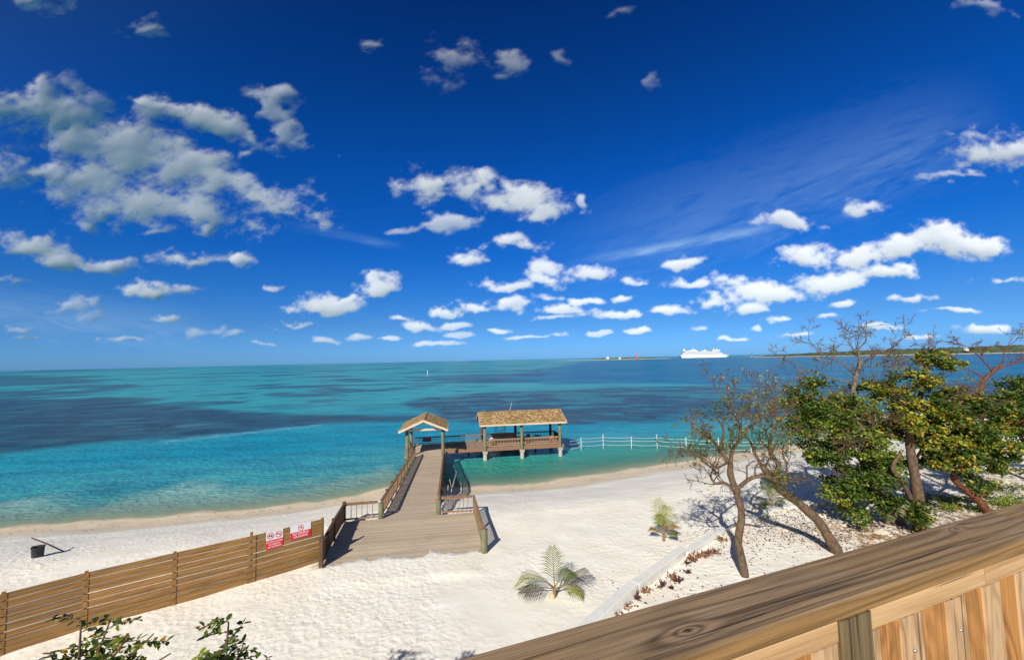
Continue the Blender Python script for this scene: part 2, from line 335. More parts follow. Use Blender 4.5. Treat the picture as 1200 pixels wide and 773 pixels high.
# ------------------------------------------------------------------ sea
def m_sea(t, b):
    co = t.new('ShaderNodeTexCoord').outputs['Object']
    a = t.new('ShaderNodeAttribute', attribute_name='tint'); sp = t.new('ShaderNodeSeparateColor', ins={0: a.outputs['Color']})
    weed, deep, near = sp.outputs[0], sp.outputs[1], sp.outputs[2]
    a2 = t.new('ShaderNodeAttribute', attribute_name='tint2'); s2 = t.new('ShaderNodeSeparateColor', ins={0: a2.outputs['Color']})
    green, pale, opq = s2.outputs[0], s2.outputs[1], s2.outputs[2]
    far = a2.outputs['Alpha']
    base = t.mix(far, lin(8, 150, 176), lin(62, 170, 172))
    base = t.mix(near, base, lin(86, 176, 176))
    # coral sand and weed mottling of the shallow bed
    mo = t.noise(t.v('MULTIPLY', co, (.30, 1.0, 1)), .28, 6, .62)
    base = t.mix(t.m('MULTIPLY', t.rng(mo, .42, .66), .55), base, lin(14, 98, 130))
    mf = t.noise(t.v('MULTIPLY', co, (.8, 2.2, 1)), .8, 5, .65, .8)
    base = t.mix(t.m('MULTIPLY', t.rng(mf, .50, .70), .45), base, lin(16, 96, 122))
    base = t.mix(t.m('MULTIPLY', t.rng(mf, .46, .30), .30), base, lin(96, 190, 190))
    base = t.mix(t.rng(near, .75, 1.0, 0, .8), base, lin(156, 200, 190))
    base = t.mix(green, base, lin(56, 160, 142))
    base = t.mix(deep, base, lin(6, 92, 136))
    base = t.mix(weed, base, t.mix(t.rng(t.noise(t.v('MULTIPLY', co, (.2, 1, 1)), .22, 6, .65), .35, .65), lin(28, 52, 68), lin(58, 90, 104)))
    base = t.mix(pale, base, lin(110, 178, 196))
    t.l.new(base, b.inputs['Base Color'])
    b.inputs['Roughness'].default_value = .28; b.inputs['IOR'].default_value = 1.33; b.inputs['Specular IOR Level'].default_value = .14
    n1 = t.noise(t.v('MULTIPLY', co, (1.0, 1.9, 1)), 1.1, 6, .62, .6)
    n2 = t.noise(t.v('MULTIPLY', co, (.6, 1.0, 1)), .22, 4, .55, .4)
    w = t.new('ShaderNodeTexVoronoi', feature='SMOOTH_F1', ins={'Vector': t.v('ADD', co, t.v('MULTIPLY', t.noise(co, .8, 3, .5, 0, 1), (1.2, 1.2, 0))), 'Scale': 1.5, 'Smoothness': .6}).outputs[0]
    h = t.m('ADD', t.m('ADD', t.m('MULTIPLY', n1, .6), t.m('MULTIPLY', n2, 1.2)), t.m('MULTIPLY', w, .35))
    bp = t.new('ShaderNodeBump', ins={'Strength': 1.0, 'Distance': .42, 'Height': h}); t.l.new(bp.outputs[0], b.inputs['Normal'])
    tr = t.new('ShaderNodeBsdfTransparent', ins={0: (.80, .93, .92, 1)})
    mx = t.new('ShaderNodeMixShader', ins={0: opq, 1: tr.outputs[0], 2: b.outputs[0]})
    t.l.new(mx.outputs[0], t.n['Material Output'].inputs[0])
M_SEA = mat('sea_water', m_sea)
def pip(X, Y, poly):
    ins = np.zeros(X.shape, bool); n = len(poly)
    for i in range(n):
        x1, y1 = poly[i]; x2, y2 = poly[(i + 1) % n]
        c = ((y1 > Y) != (y2 > Y)) & (X < (x2 - x1) * (Y - y1) / ((y2 - y1) if y2 != y1 else 1e-9) + x1)
        ins ^= c
    return ins
def build_sea():
    rr = np.concatenate([np.geomspace(10, 34, 14)[:-1], np.geomspace(34, 3000, 470)[:-1], np.geomspace(3000, 60000, 30)])
    az = np.concatenate([np.linspace(-180, -66, 24)[:-1], np.linspace(-66, 66, 620)[:-1], np.linspace(66, 180, 24)]) * math.pi / 180
    A, Rr = np.meshgrid(az, rr); X = np.sin(A) * Rr; Y = np.cos(A) * Rr
    s = -shore_dist(X, Y)                       # metres seaward
    # patches of the sea bed in (bearing, log range) so one wobble suits all distances
    lg = np.log(Rr); wx = A + (fbm(A * 9, lg * 9, 5, 41) - .5) * .20; wy = lg + (fbm(A * 7 + 5, lg * 22, 5, 47) - .5) * .10
    def reg(px):
        out = []
        for x, y in px:
            p = at(x, y, 0); out.append((math.atan2(p.x, p.y), math.log(math.hypot(p.x, p.y))))
        return out
    def soft(px, r=.012, wob=1.0):
        P = reg(px); acc = 0
        for dx, dy in ((0, 0), (r, 0), (-r, 0), (0, r), (0, -r), (r, r), (-r, -r), (0, 2 * r), (0, -2 * r)):
            acc = acc + pip(A + (wx - A) * wob + dx, lg + (wy - lg) * wob + dy * 1.0, P)
        return acc / 9.0
    P1 = [(-400,470),(-150,469),(0,468),(167,465),(200,468),(167,472),(233,477),(258,482),(333,486),(458,487),(520,486),(520,492),(470,493),(375,496),(267,508),(192,514),(125,518),(0,532),(-150,556),(-400,600)]
    P2 = [(470,474),(491,468),(528,463),(600,458),(627,455),(773,453),(900,452),(1300,448),(1300,478),(960,488),(880,491),(792,493),(663,497),(528,495),(500,490),(505,482)]
    weed = np.maximum(soft(P1, .014, .5), soft(P2, .014, .55) * (.62 + .55 * (fbm(A * 14, lg * 30, 5, 3) > .47)))
    P3 = [(560,447),(600,440),(655,428),(700,421.5),(900,417),(1600,402),(1600,450),(900,452),(760,449),(640,450)]
    deep = np.clip(soft(P3, .02, .8) * (.70 + .6 * (fbm(A * 12, lg * 14, 5, 8) - .3)), 0, 1)
    streaks = fbm(A * 10, lg * 17, 5, 77)
    fl = np.clip((lg - math.log(115)) / .5, 0, 1)
    weed = np.maximum(weed, np.clip((streaks - .555) * 14, 0, .85) * fl * (deep < .5))
    for px in ([(-60,440),(60,441),(140,444),(110,449),(-60,455)], [(100,452),(180,449),(165,455),(90,458)], [(318,462),(395,460),(390,464),(330,466)], [(560,438),(650,436),(640,441),(520,443)],
               [(495,443),(560,441),(640,447),(560,449),(520,447)], [(-60,459),(40,457),(60,461),(-60,465)], [(380,446),(420,443),(425,446),(400,449)], [(0,436),(120,432),(100,434),(0,439)]):
        weed = np.maximum(weed, soft(px, .012, .8) * .8)
    weed = weed * (.82 + .18 * np.clip((fbm(A * 22, lg * 40, 5, 91) - .38) * 9, 0, 1)); 
    PT = [(540,455),(640,449),(740,450),(730,454),(640,458),(560,460)]
    weed = weed * (1 - .8 * soft(PT, .02, .5))
    far = np.clip((lg - math.log(85)) / .55, 0, 1)
    near = np.clip(1 - (s - 3) / 25, 0, 1)
    near = np.maximum(near * (.55 + .9 * (fbm(X / 6, Y / 9, 4, 61))), np.clip(1 - s / 5, 0, 1))
    right_in = np.clip((X + 9.5) / 2, 0, 1) * np.clip(1 - (s - 10) / 5, 0, 1)
    green = np.clip(right_in, 0, 1) * .9
    pale = np.maximum(soft([(190,516),(270,508),(375,496.5),(372,499),(270,511.5),(200,518)], .006, .35), soft([(222,497),(262,494),(262,496),(224,499)], .006, .5) * .6)
    pale = np.maximum(pale, soft([(120,500),(180,496),(180,498),(120,502)], .006, .5) * .25)
    pale = pale * np.clip(.15 + 2.2 * (fbm(A * 60, lg * 120, 4, 93) - .3), 0, 1)
    opq = 1 - np.exp(-np.clip(s, 0, None) * .10 * 1 - 0); opq = np.clip(1 - np.exp(-np.clip(s, 0, None) / 4.4), 0, 1)
    n = X.size; i = np.arange(n).reshape(X.shape)
    Fq = np.stack([i[:-1, :-1].ravel(), i[1:, :-1].ravel(), i[1:, 1:].ravel(), i[:-1, 1:].ravel()], 1)
    V = np.stack([X.ravel(), Y.ravel(), np.zeros(n)], 1)
    c1 = np.stack([np.clip(weed, 0, 1).ravel(), deep.ravel(), np.clip(near, 0, 1).ravel(), np.ones(n)], 1)
    o = npmesh('sea', V, Fq, M_SEA, cols=c1)
    c2 = np.stack([green.ravel(), pale.ravel(), opq.ravel(), far.ravel()], 1)
    a = o.data.color_attributes.new('tint2', 'FLOAT_COLOR', 'POINT'); a.data.foreach_set('color', c2.astype(np.float32).ravel())
    tag(o, kind='structure')
build_sea()

# ------------------------------------------------------------------ wood materials
def wood(c_lo, c_hi, c_alt, gscale=1.0, axis=0, ring=9.0, bump=.25, rough=.7, knots=(), altamt=.5, spec=.25, side=None, tone=None, along=.55, knots2=False, sidex=None):
    def f(t, b):
        co = t.new('ShaderNodeTexCoord').outputs['Object']
        oi = t.new('ShaderNodeObjectInfo').outputs['Random']
        off = t.new('ShaderNodeCombineXYZ', ins={0: t.m('MULTIPLY', oi, 37.0), 1: t.m('MULTIPLY', oi, 13.0), 2: t.m('MULTIPLY', oi, 71.0)}).outputs[0]
        co2 = t.v('ADD', co, off)
        st = [13.0, 13.0, 13.0]; st[axis] = along
        st2 = [240.0, 240.0, 240.0]; st2[axis] = 3.0
        g = t.noise(t.v('MULTIPLY', co2, tuple(x * gscale for x in st)), 1.0, 2.0, .45, .25)
        kn = None
        for kx, ky, r in knots:
            d = t.v('LENGTH', t.v('MULTIPLY', t.v('SUBTRACT', co, (kx, ky, 0)), (.42, 1, 0)), o=1)
            g = t.m('ADD', g, t.m('MULTIPLY', t.m('EXPONENT', t.m('MULTIPLY', t.m('DIVIDE', d, r), -1.0)), .30))
            k1 = t.rng(t.v('LENGTH', t.v('MULTIPLY', t.v('SUBTRACT', co, (kx, ky, 0)), (.8, 1, 0)), o=1), r * .28, r * .40, 1, 0)
            kn = k1 if kn is None else t.m('MAXIMUM', kn, k1)
        if knots2:   # round knots here and there that bend the figure around them
            vk = t.new('ShaderNodeTexVoronoi', feature='F1', ins={'Vector': t.v('MULTIPLY', co2, (1, 1, .75)), 'Scale': 7.0})
            kd = vk.outputs['Distance']; g = t.m('ADD', g, t.m('MULTIPLY', t.m('EXPONENT', t.m('MULTIPLY', kd, -7.0)), .55)); kn = t.rng(kd, .09, .13, 1, 0)
        rings = t.m('ADD', t.m('MULTIPLY', t.m('SINE', t.m('MULTIPLY', g, ring * 6.283)), .5), .5)
        rings = t.m('MULTIPLY', t.m('POWER', rings, 1.5), t.rng(t.noise(t.v('MULTIPLY', co2, tuple((.9 if i == axis else 8.0) * gscale for i in range(3))), 1.0, 3, .6),   .3, .6, .55, 1.0))
        fib = t.noise(t.v('MULTIPLY', co2, tuple(x * gscale for x in st2)), 1.0, 4, .65)
        blot = t.noise(t.v('MULTIPLY', co2, tuple((1.6 if i == axis else 7.0) * gscale for i in range(3))), 1.0, 4, .6)
        mid = t.noise(t.v('MULTIPLY', co2, tuple((3.5 if i == axis else 95.0) * gscale for i in range(3))), 1.0, 5, .7)
        x = t.m('ADD', t.m('MULTIPLY', rings, .46), t.m('ADD', t.m('MULTIPLY', t.rng(fib, .38, .62), .27), t.m('MULTIPLY', t.rng(mid, .38, .62), .27)))
        c = t.mix(x, c_hi, c_lo)
        c = t.mix(t.m('MULTIPLY', t.rng(blot, .42, .62), altamt), c, t.mix(x, c_alt, tuple(v * .6 for v in c_alt)))
        if side is not None:
            nz = t.new('ShaderNodeSeparateXYZ', ins={0: t.new('ShaderNodeTexCoord').outputs['Normal']}).outputs[2]
            c = t.mix(t.rng(nz, .85, .4), c, t.mix(x, side, tuple(v * .30 for v in side)))
        if sidex is not None:   # sawn narrow edges are fresher, more orange timber than the weathered faces
            nx = t.m('ABSOLUTE', t.new('ShaderNodeSeparateXYZ', ins={0: t.new('ShaderNodeTexCoord').outputs['Normal']}).outputs[0])
            c = t.mix(t.rng(nx, .5, .9), c, t.mix(x, sidex, tuple(v * .38 for v in sidex)))
        if tone is not None and sidex is None: c = t.mix(t.m('MULTIPLY', t.m('FRACT', t.m('MULTIPLY', oi, 7.31)), .45), c, t.mix(x, tone, tuple(v * .45 for v in tone)))
        if kn is not None: c = t.mix(t.m('MULTIPLY', kn, .85), c, (.035, .018, .010))
        # checks: thin dark cracks along the grain
        crk = t.noise(t.v('MULTIPLY', co2, tuple((1.2 if i == axis else 55.0) * gscale for i in range(3))), 1.0, 3, .5)
        c = t.mix(t.rng(crk, .66, .70, 0, .75), c, (.03, .022, .016))
        t.l.new(c, b.inputs['Base Color'])
        h = t.m('SUBTRACT', t.m('SUBTRACT', 1.0, t.m('MULTIPLY', x, .6)), t.rng(crk, .66, .70))
        bp = t.new('ShaderNodeBump', ins={'Strength': bump, 'Distance': .004, 'Height': h}); t.l.new(bp.outputs[0], b.inputs['Normal'])
    return mat('timber', f, rough=rough, spec=spec)
def planks(c1, c2, width, axis, bump=.4, dark=(.05, .04, .03), gap=.06):
    # boards laid side by side along `axis`; each its own tone
    def f(t, b):
        co = t.new('ShaderNodeTexCoord').outputs['Object']; sx = t.new('ShaderNodeSeparateXYZ', ins={0: co})
        p = t.m('DIVIDE', sx.outputs[axis], width); idx = t.m('FLOOR', p); fr = t.m('FRACT', p)
        wn = t.new('ShaderNodeTexWhiteNoise', noise_dimensions='1D'); t.l.new(idx, wn.inputs['W'])
        st = [1.0, 1.0, 1.0]; st[axis] = 14.0
        n = t.noise(t.v('ADD', t.v('MULTIPLY', co, tuple(st)), (0, 0, 0)), 1.3, 6, .65); big = t.noise(co, .7, 5, .6)
        c = t.mix(t.m('ADD', t.m('MULTIPLY', wn.outputs[0], .55), t.m('MULTIPLY', t.rng(n, .3, .7), .45)), c1, c2)
        c = t.mix(t.rng(big, .52, .75, 0, .4), c, tuple(x * .7 for x in c1))
        e = t.m('MULTIPLY', t.rng(fr, 0, gap, 0, 1), t.rng(fr, 1 - gap, 1, 1, 0))
        c = t.mix(e, dark, c); t.l.new(c, b.inputs['Base Color'])
        bp = t.new('ShaderNodeBump', ins={'Strength': bump, 'Distance': .01, 'Height': e}); t.l.new(bp.outputs[0], b.inputs['Normal'])
    return mat('planking', f, rough=.8, spec=.2)
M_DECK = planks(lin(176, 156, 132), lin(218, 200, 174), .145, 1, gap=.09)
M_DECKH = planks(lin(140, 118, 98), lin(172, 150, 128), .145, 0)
M_RAIL = worn(lin(112, 86, 62), lin(164, 132, 100), 5, .2, .75, (1, 1, 1))
M_DARKPOST = worn(lin(70, 52, 40), lin(104, 80, 60), 5, .2, .75)
M_GREEN = worn(lin(84, 92, 68), lin(138, 134, 102), 4, .3, .75, (1, 1, .35))
M_FRAIL = worn(lin(150, 118, 92), lin(190, 158, 130), 3, .1, .7)
M_FASCIA = worn(lin(196, 170, 146), lin(224, 204, 182), 3, .1, .7)
M_CONC = worn(lin(150, 146, 134), lin(190, 184, 170), 5, .3, .85)
M_RIM = worn(lin(120, 90, 70), lin(158, 124, 98), 3, .3, .8, (1, 1, 4))
def m_shingle(t, b):
    co = t.new('ShaderNodeTexCoord').outputs['Object']
    vo = t.new('ShaderNodeTexVoronoi', feature='F1', ins={'Vector': t.v('MULTIPLY', co, (1, 1.2, 1.2)), 'Scale': 4.2})
    n = t.noise(co, 9, 5, .7); n2 = t.noise(co, .9, 4, .6)
    sc = t.new('ShaderNodeSeparateColor', ins={0: vo.outputs['Color']})
    x = t.m('ADD', t.m('MULTIPLY', sc.outputs[0], .5), t.m('MULTIPLY', n, .5))
    c = t.ramp(x, [(.2, lin(104, 80, 52)), (.42, lin(146, 118, 80)), (.58, lin(172, 144, 102)), (.75, lin(198, 170, 128))])
    c = t.mix(t.rng(n2, .55, .7, 0, .35), c, lin(110, 104, 70))
    t.l.new(c, b.inputs['Base Color'])
    bp = t.new('ShaderNodeBump', ins={'Strength': .8, 'Distance': .05, 'Height': t.m('ADD', x, vo.outputs['Distance'])}); t.l.new(bp.outputs[0], b.inputs['Normal'])
M_SHING = mat('cedar_shake', m_shingle, rough=.9, spec=.15)
M_WHITE = mat('white_paint', color=(.78, .78, .76), rough=.4)
M_BLACK = mat('black_plastic', color=(.025, .027, .03), rough=.5)
M_ORANGE = mat('orange_plastic', color=lin(226, 130, 60), rough=.55)
M_TAN = mat('tan_canvas', color=lin(190, 160, 124), rough=.9)

# ------------------------------------------------------------------ pier (local frame: x across, y out to sea)
ANG = R(8.5); OX, OY = -6.3, 26.0
PZ, HZ, WL = 3.84, 1.55, 30.0
def loc2w(u, v, z): return Vector((OX + u * math.cos(ANG) - v * math.sin(ANG), OY + u * math.sin(ANG) + v * math.cos(ANG), z))
def wz(v): return PZ + (HZ - PZ) * min(max(v / 27.0, 0), 1)
pier = thing('pier', 'long weathered timber pier sloping from the sand out over the turquoise water', 'pier', (OX, OY, 0), ANG)
m = MB(); m.box((.1, -2.75, PZ - .03), (7.6, 5.5, .06)); 
m.build('landing_deck', M_DECK, pier)
def slab(v0, v1, u0, u1, z0, z1, th=.06):
    return [(u0, v0, z0), (u1, v0, z0), (u1, v1, z1), (u0, v1, z1), (u0, v0, z0 - th), (u1, v0, z0 - th), (u1, v1, z1 - th), (u0, v1, z1 - th)]
BF = [(0, 1, 2, 3), (7, 6, 5, 4), (0, 4, 5, 1), (1, 5, 6, 2), (2, 6, 7, 3), (3, 7, 4, 0)]
m = MB(); m.add(slab(.003, 27, -1.6, 1.6, PZ, HZ), BF); m.build('walkway_deck', M_DECK, pier)
m = MB()
for u in (-1.5, 1.5): m.add(slab(.01, 26.9, u - .05, u + .05, PZ - .063, HZ - .063, .25), BF)
m.build('walkway_beam', M_RIM, pier)
m = MB(); m.box((-.6, 30.9, HZ - .03), (4.9, 7.79, .06)); m.build('gazebo_deck', M_DECK, pier)
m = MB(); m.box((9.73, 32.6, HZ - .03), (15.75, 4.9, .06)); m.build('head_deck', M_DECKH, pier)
m = MB(); m.box((9.73, 30.12, HZ - .17), (15.75, .07, .34)); m.box((9.73, 30.075, HZ - .37), (15.75, .10, .09)); m.box((9.73, 35.08, HZ - .17), (15.75, .07, .3))
m.box((-.6, 34.83, HZ - .17), (4.9, .07, .3)); m.box((-3.08, 30.9, HZ - .17), (.07, 7.7, .3)); m.build('rim_joist', M_RIM, pier)
for v in (5.5, 10.5, 15.5, 20.5, 25.5):
    for u in (-1.3, 1.3):
        p = loc2w(u, v, 0); g = gz(p.x, p.y); m = MB(); m.cyl((u, v, min(g, 0) - .6), .13, wz(v) - .1 - min(g, 0) + .6, 10); m.build('piling', M_GREEN, pier)
for u in (-2.7, 1.5, 5.0, 10, 14.5):
    m = MB(); m.cyl((u, 34.4, -2.5), .13, HZ + 2.4, 10); m.build('piling', M_DARKPOST, pier)
def rail_panel(a, b, mt, h=1.02, step=.14, bal=.035):
    # a,b local points on the deck; one panel with top rail, bottom rail and balusters
    m = MB(); a = Vector(a); b = Vector(b); d = (b - a); L = d.length; up = Vector((0, 0, 1))
    m.beam(a + up * h, b + up * h, .14, .04); m.beam(a + up * (h - .09), b + up * (h - .09), .04, .09); m.beam(a + up * .13, b + up * .13, .04, .09)
    n = max(2, int(L / step))
    for i in range(1, n):
        p = a + d * (i / n); m.box(p + up * (h / 2 + .02), (bal, bal, h - .26))
    return m.build('railing_panel', mt, pier)
def post(u, v, z0, z1, w, mt, round_=False, name='railing_post'):
    m = MB()
    if round_: m.cyl((u, v, z0), w, z1 - z0, 12)
    else: m.box((u, v, (z0 + z1) / 2), (w, w, z1 - z0))
    return m.build(name, mt, pier)
for sgn in (-1, 1):
    u = sgn * 1.68; vs = [0.15, 2.9, 5.6, 8.3, 11.0, 13.7, 16.4, 19.1, 21.8, 24.4, 26.8]
    for i, v in enumerate(vs):
        if i == 0: post(u, v, wz(v) - .5, wz(v) + .88, .15, M_GREEN, True)
        else: post(u + sgn * .07, v, wz(v) - .6, wz(v) + 1.16, .10, M_DARKPOST)
        if i: rail_panel((u, vs[i - 1] + .06, wz(vs[i - 1])), (u, v - .06, wz(v)), M_RAIL)
# landing sides
LX = [(-3.72, 0.0), (-3.62, -2.7), (-3.42, -5.6)]; RX = [(3.78, -.1), (3.88, -2.9), (3.98, -5.4)]
for i, (u, v) in enumerate(LX):
    post(u, v, PZ - .5, PZ + (1.14, 1.14, 1.3)[i], (.16, .16, .16)[i], M_DARKPOST)
    if i: rail_panel((*LX[i - 1], PZ), (u, v, PZ), M_DARKPOST, step=.125, bal=.055)
for i, (u, v) in enumerate(RX):
    post(u, v, PZ - .9, PZ + (1.05, 1.05, 1.02)[i], (.10, .12, .17)[i], (M_RAIL, M_GREEN, M_GREEN)[i], i == 2)
    if i: rail_panel((*RX[i - 1], PZ), (u, v, PZ), M_RAIL)
rail_panel((-3.64, .02, PZ), (-1.85, .1, PZ), M_RAIL, step=.26); rail_panel((1.85, .05, PZ), (3.7, -.08, PZ), M_RAIL, step=.26)
# head rails
rail_panel((7.2, 30.4, HZ), (11.7, 30.4, HZ), M_FRAIL, 1.0, .2, .05); rail_panel((12.0, 30.4, HZ), (16.9, 30.4, HZ), M_FRAIL, 1.0, .2, .05)
for a, b in (((-2.6, 34.7), (1.4, 34.7)), ((1.6, 34.7), (4.4, 34.7)), ((4.4, 34.9), (7, 34.9)), ((7.2, 34.9), (11.7, 34.9)), ((12.0, 34.9), (17.4, 34.9)), ((17.45, 30.6), (17.45, 34.8)), ((-3.0, 27.3), (-3.0, 34.5))):
    rail_panel((*a, HZ), (*b, HZ), M_RAIL if a[0] in (4.4, -3.0) else M_DARKPOST, 1.0, .22, .05)  # back rails under the roofs: darker timber colour imitates their backlit shade
post(4.4, 34.8, HZ - .3, HZ + 1.08, .1, M_DARKPOST); post(17.45, 34.95, HZ - .3, HZ + 1.08, .1, M_DARKPOST)

def gable(parent, u0, u1, v0, v1, ez, rz_, ridge_axis, mt, th=.14):
    """shingled roof: two sloped slabs with ragged courses, white fascia boards"""
    m = MB(); rnd = random.Random(3)
    def P(a, c, z):   # a along the ridge, c across
        return (a, c, z) if ridge_axis == 'u' else (c, a, z)
    if ridge_axis == 'u': a0, a1, c0, c1 = u0, u1, v0, v1
    else: a0, a1, c0, c1 = v0, v1, u0, u1
    cm = (c0 + c1) / 2; nc = 9
    for side, ce in ((-1, c0), (1, c1)):
        for k in range(nc):
            f0, f1 = k / nc, (k + 1) / nc + .02
            n = int((a1 - a0) / .3)
            for j in range(n):
                x0 = a0 + (a1 - a0) * j / n; x1 = a0 + (a1 - a0) * (j + 1) / n
                j0 = rnd.uniform(-.03, .03); hz = rnd.uniform(.0, .035)
                ca = ce + (cm - ce) * f0 + (-side if False else side) * abs(j0); cb = ce + (cm - ce) * min(f1, 1)
                za = ez + (rz_ - ez) * f0 + .05 + hz; zb = ez + (rz_ - ez) * min(f1, 1) + .015
                vs = [P(x0, ca, za), P(x1, ca, za), P(x1, cb, zb), P(x0, cb, zb), P(x0, ca, za - .07), P(x1, ca, za - .07), P(x1, cb, zb - .05), P(x0, cb, zb - .05)]
                m.add(vs, BF)
    m.beam(P(a0, cm, rz_ + .05), P(a1, cm, rz_ + .05), .25, .06)
    roof = m.build('roof', mt, parent)
    d = MB()
    for ce in (c0, c1):
        d.add([P(a0 + .03, ce, ez - .02), P(a1 - .03, ce, ez - .02), P(a1 - .03, cm, rz_ - .04), P(a0 + .03, cm, rz_ - .04), P(a0 + .03, ce, ez - .06), P(a1 - .03, ce, ez - .06), P(a1 - .03, cm, rz_ - .08), P(a0 + .03, cm, rz_ - .08)], BF)
    d.build('roof_boarding', M_RIM, parent)
    for ce in (c0, c1):
        f = MB(); f.beam(P(a0, ce, ez - .10), P(a1, ce, ez - .10), .04, .22); f.build('eave_board', M_FASCIA, parent)
    for aa in (a0 - .03, a1 + .03):
        for ce in (c0, c1):
            f = MB(); f.beam(P(aa, ce, ez - .09), P(aa, cm, rz_ - .08), .04, .26); f.build('gable_board', M_FASCIA, parent)
    return roof
gaz = thing('gazebo', 'small square gazebo with shingled gable roof over the end of the sloping walkway', 'gazebo', (OX, OY, 0), ANG)
gable(gaz, -3.6, 2.2, 26.1, 33.8, 4.78, 6.0, 'v', M_SHING)
for u in (-2.7, 1.55):
    for v in (27.0, 32.8):
        m = MB(); m.cyl((u, v, -2.0), .19, 6.65, 14); m.build('post', M_GREEN, gaz)
for v in (27.0, 32.8): m = MB(); m.beam((-2.9, v, 4.75), (1.75, v, 4.75), .09, .24); m.build('tie_beam', M_FASCIA, gaz)
for u in (-2.7, 1.55): m = MB(); m.beam((u, 26.3, 4.95), (u, 33.5, 4.95), .09, .16); m.build('plate_beam', M_RIM, gaz)
pav = thing('pavilion', 'long open sided pavilion with shingled roof and six green posts standing in the water', 'pavilion', (OX, OY, 0), ANG)
gable(pav, 6.3, 17.9, 29.4, 36.4, 4.62, 5.85, 'u', M_SHING)
for u in (6.95, 11.85, 17.05):
    for v in (30.0, 35.5):
        front = v < 31
        m = MB(); m.cyl((u, v, -2.6), .19, 7.1, 14); p = m.build('post', M_GREEN if front else M_DARKPOST, pav)
        m = MB(); m.cyl((u, v, -2.5), .25, 3.35, 14); m.box((u, v, 1.0), (.62, .5, .3)); m.build('concrete_sleeve', M_CONC, p)
m = MB(); m.beam((6.6, 30.0, 4.42), (17.6, 30.0, 4.42), .09, .2); m.build('plate_beam', M_RIM, pav)
m = MB(); m.beam((6.6, 35.5, 4.42), (17.6, 35.5, 4.42), .09, .2); m.build('plate_beam', M_RIM, pav)
for u in (6.95, 11.85, 17.05): m = MB(); m.beam((u, 30.0, 4.6), (u, 35.5, 4.6), .08, .16); m.build('cross_tie', M_RIM, pav)
m = MB(); m.box((10.0, 34.55, HZ + .44), (3.6, .45, .06)); m.box((10.0, 34.8, HZ + .75), (3.6, .05, .5))
for u in (8.4, 10, 11.6): m.box((u, 34.55, HZ + .205), (.08, .4, .41))
m.build('bench', M_RIM, pav)
def chair(name, u, v, rz, mt, label, parent_col=None):
    p = loc2w(u, v, HZ); t = thing(name, label, 'chair', p, ANG + rz)
    m = MB(); m.box((0, .02, .36), (.55, .52, .04)); m.build('seat', mt, t)
    m = MB(); M = Matrix.Rotation(R(-20), 3, 'X')
    for i in range(5): m.box(Vector(((i - 2) * .115, .33, .68 + .05 * (2 - abs(i - 2)) * .5)), (.095, .03, .72), M=M)
    m.build('backrest', mt, t)
    for s_ in (-1, 1):
        m = MB(); m.box((s_ * .33, 0, .58), (.12, .68, .035)); m.build('armrest', mt, t)
        m = MB(); m.box((s_ * .33, -.28, .28), (.05, .09, .56)); m.build('leg', mt, t)
        m = MB(); m.box((s_ * .33, .28, .28), (.05, .09, .56)); m.build('leg', mt, t)
    return t
chair('deck_chair', 16.3, 31.2, R(150), M_ORANGE, 'orange deck chair in the right front corner of the pavilion')
chair('deck_chair', 7.9, 31.2, R(200), M_TAN, 'tan deck chair behind the left front post of the pavilion')
# towel on tan chair
p = loc2w(7.85, 31.0, HZ + .95); m = MB(); m.box((0, 0, 0), (.5, .09, .34)); m.box((0, -.07, -.16), (.5, .05, .3)); m.box((0, .07, -.2), (.5, .05, .36))
o = m.build('towel', M_WHITE, None, p); o.rotation_euler = (0, 0, ANG); tag(o, 'white towel draped over the back of the tan deck chair', 'towel')
chair('deck_chair', 13.4, 32.6, R(20), M_DARKPOST, 'dark brown deck chair standing mid pavilion beside the round table')
t = thing('round_table', 'low round dark table between chairs inside the pavilion', 'table', loc2w(14.6, 33.3, HZ), ANG)
m = MB(); m.tube([(0, 0, .68), (0, 0, .72), (0, 0, .74)], [.55, .58, .55], 20); m.build('tabletop', M_BLACK, t)
m = MB(); m.cyl((0, 0, .03), .05, .65); m.build('pedestal', M_BLACK, t); m = MB(); m.cyl((0, 0, 0), .28, .04, 16); m.build('base', M_BLACK, t)
M_SIGNRED = mat('dull_red_paint', color=lin(120, 34, 56), rough=.6)
t = thing('notice_board', 'small dull red notice board hung on the dark sea end railing under the gazebo', 'sign', loc2w(-.75, 34.6, HZ + .62), ANG)
m = MB(); m.box((0, 0, 0), (1.15, .03, .5)); m.build('panel', M_SIGNRED, t)
m = MB(); m.box((-.3, -.019, .08), (.3, .006, .1)); m.box((.2, -.019, .09), (.45, .006, .09)); m.box((0, -.019, -.09), (.85, .006, .08)); m.build('lettering', mat('faded_white', color=lin(176, 120, 140)), t)

# boat moored behind the pavilion
M_HULL = worn(lin(220, 222, 222), lin(235, 235, 232), 2, .02, .35)
bt = thing('motor_boat', 'white motor boat with dark tube top frame moored behind the pavilion', 'boat', loc2w(10.2, 38.3, 0), ANG + R(4))
m = MB(); st = [(-3.6, 1.1, .9), (-2, 1.25, .95), (0, 1.3, 1.0), (2, 1.1, 1.12), (3.3, .55, 1.28), (4.0, .05, 1.4)]
vs = []; 
for x, w, h in st: vs += [(x, -w, h), (x, -w * .8, .1), (x, 0, -.3), (x, w * .8, .1), (x, w, h), (x, w * .8, h - .06), (x, 0, h - .5 if x < 3 else h - .1), (x, -w * .8, h - .06)]
fs = [(i * 8 + j, i * 8 + (j + 1) % 8, (i + 1) * 8 + (j + 1) % 8, (i + 1) * 8 + j) for i in range(5) for j in range(8)] + [tuple(range(8))[::-1], tuple(range(40, 48))]
m.add(vs, fs); m.build('hull', M_HULL, bt)
m = MB()
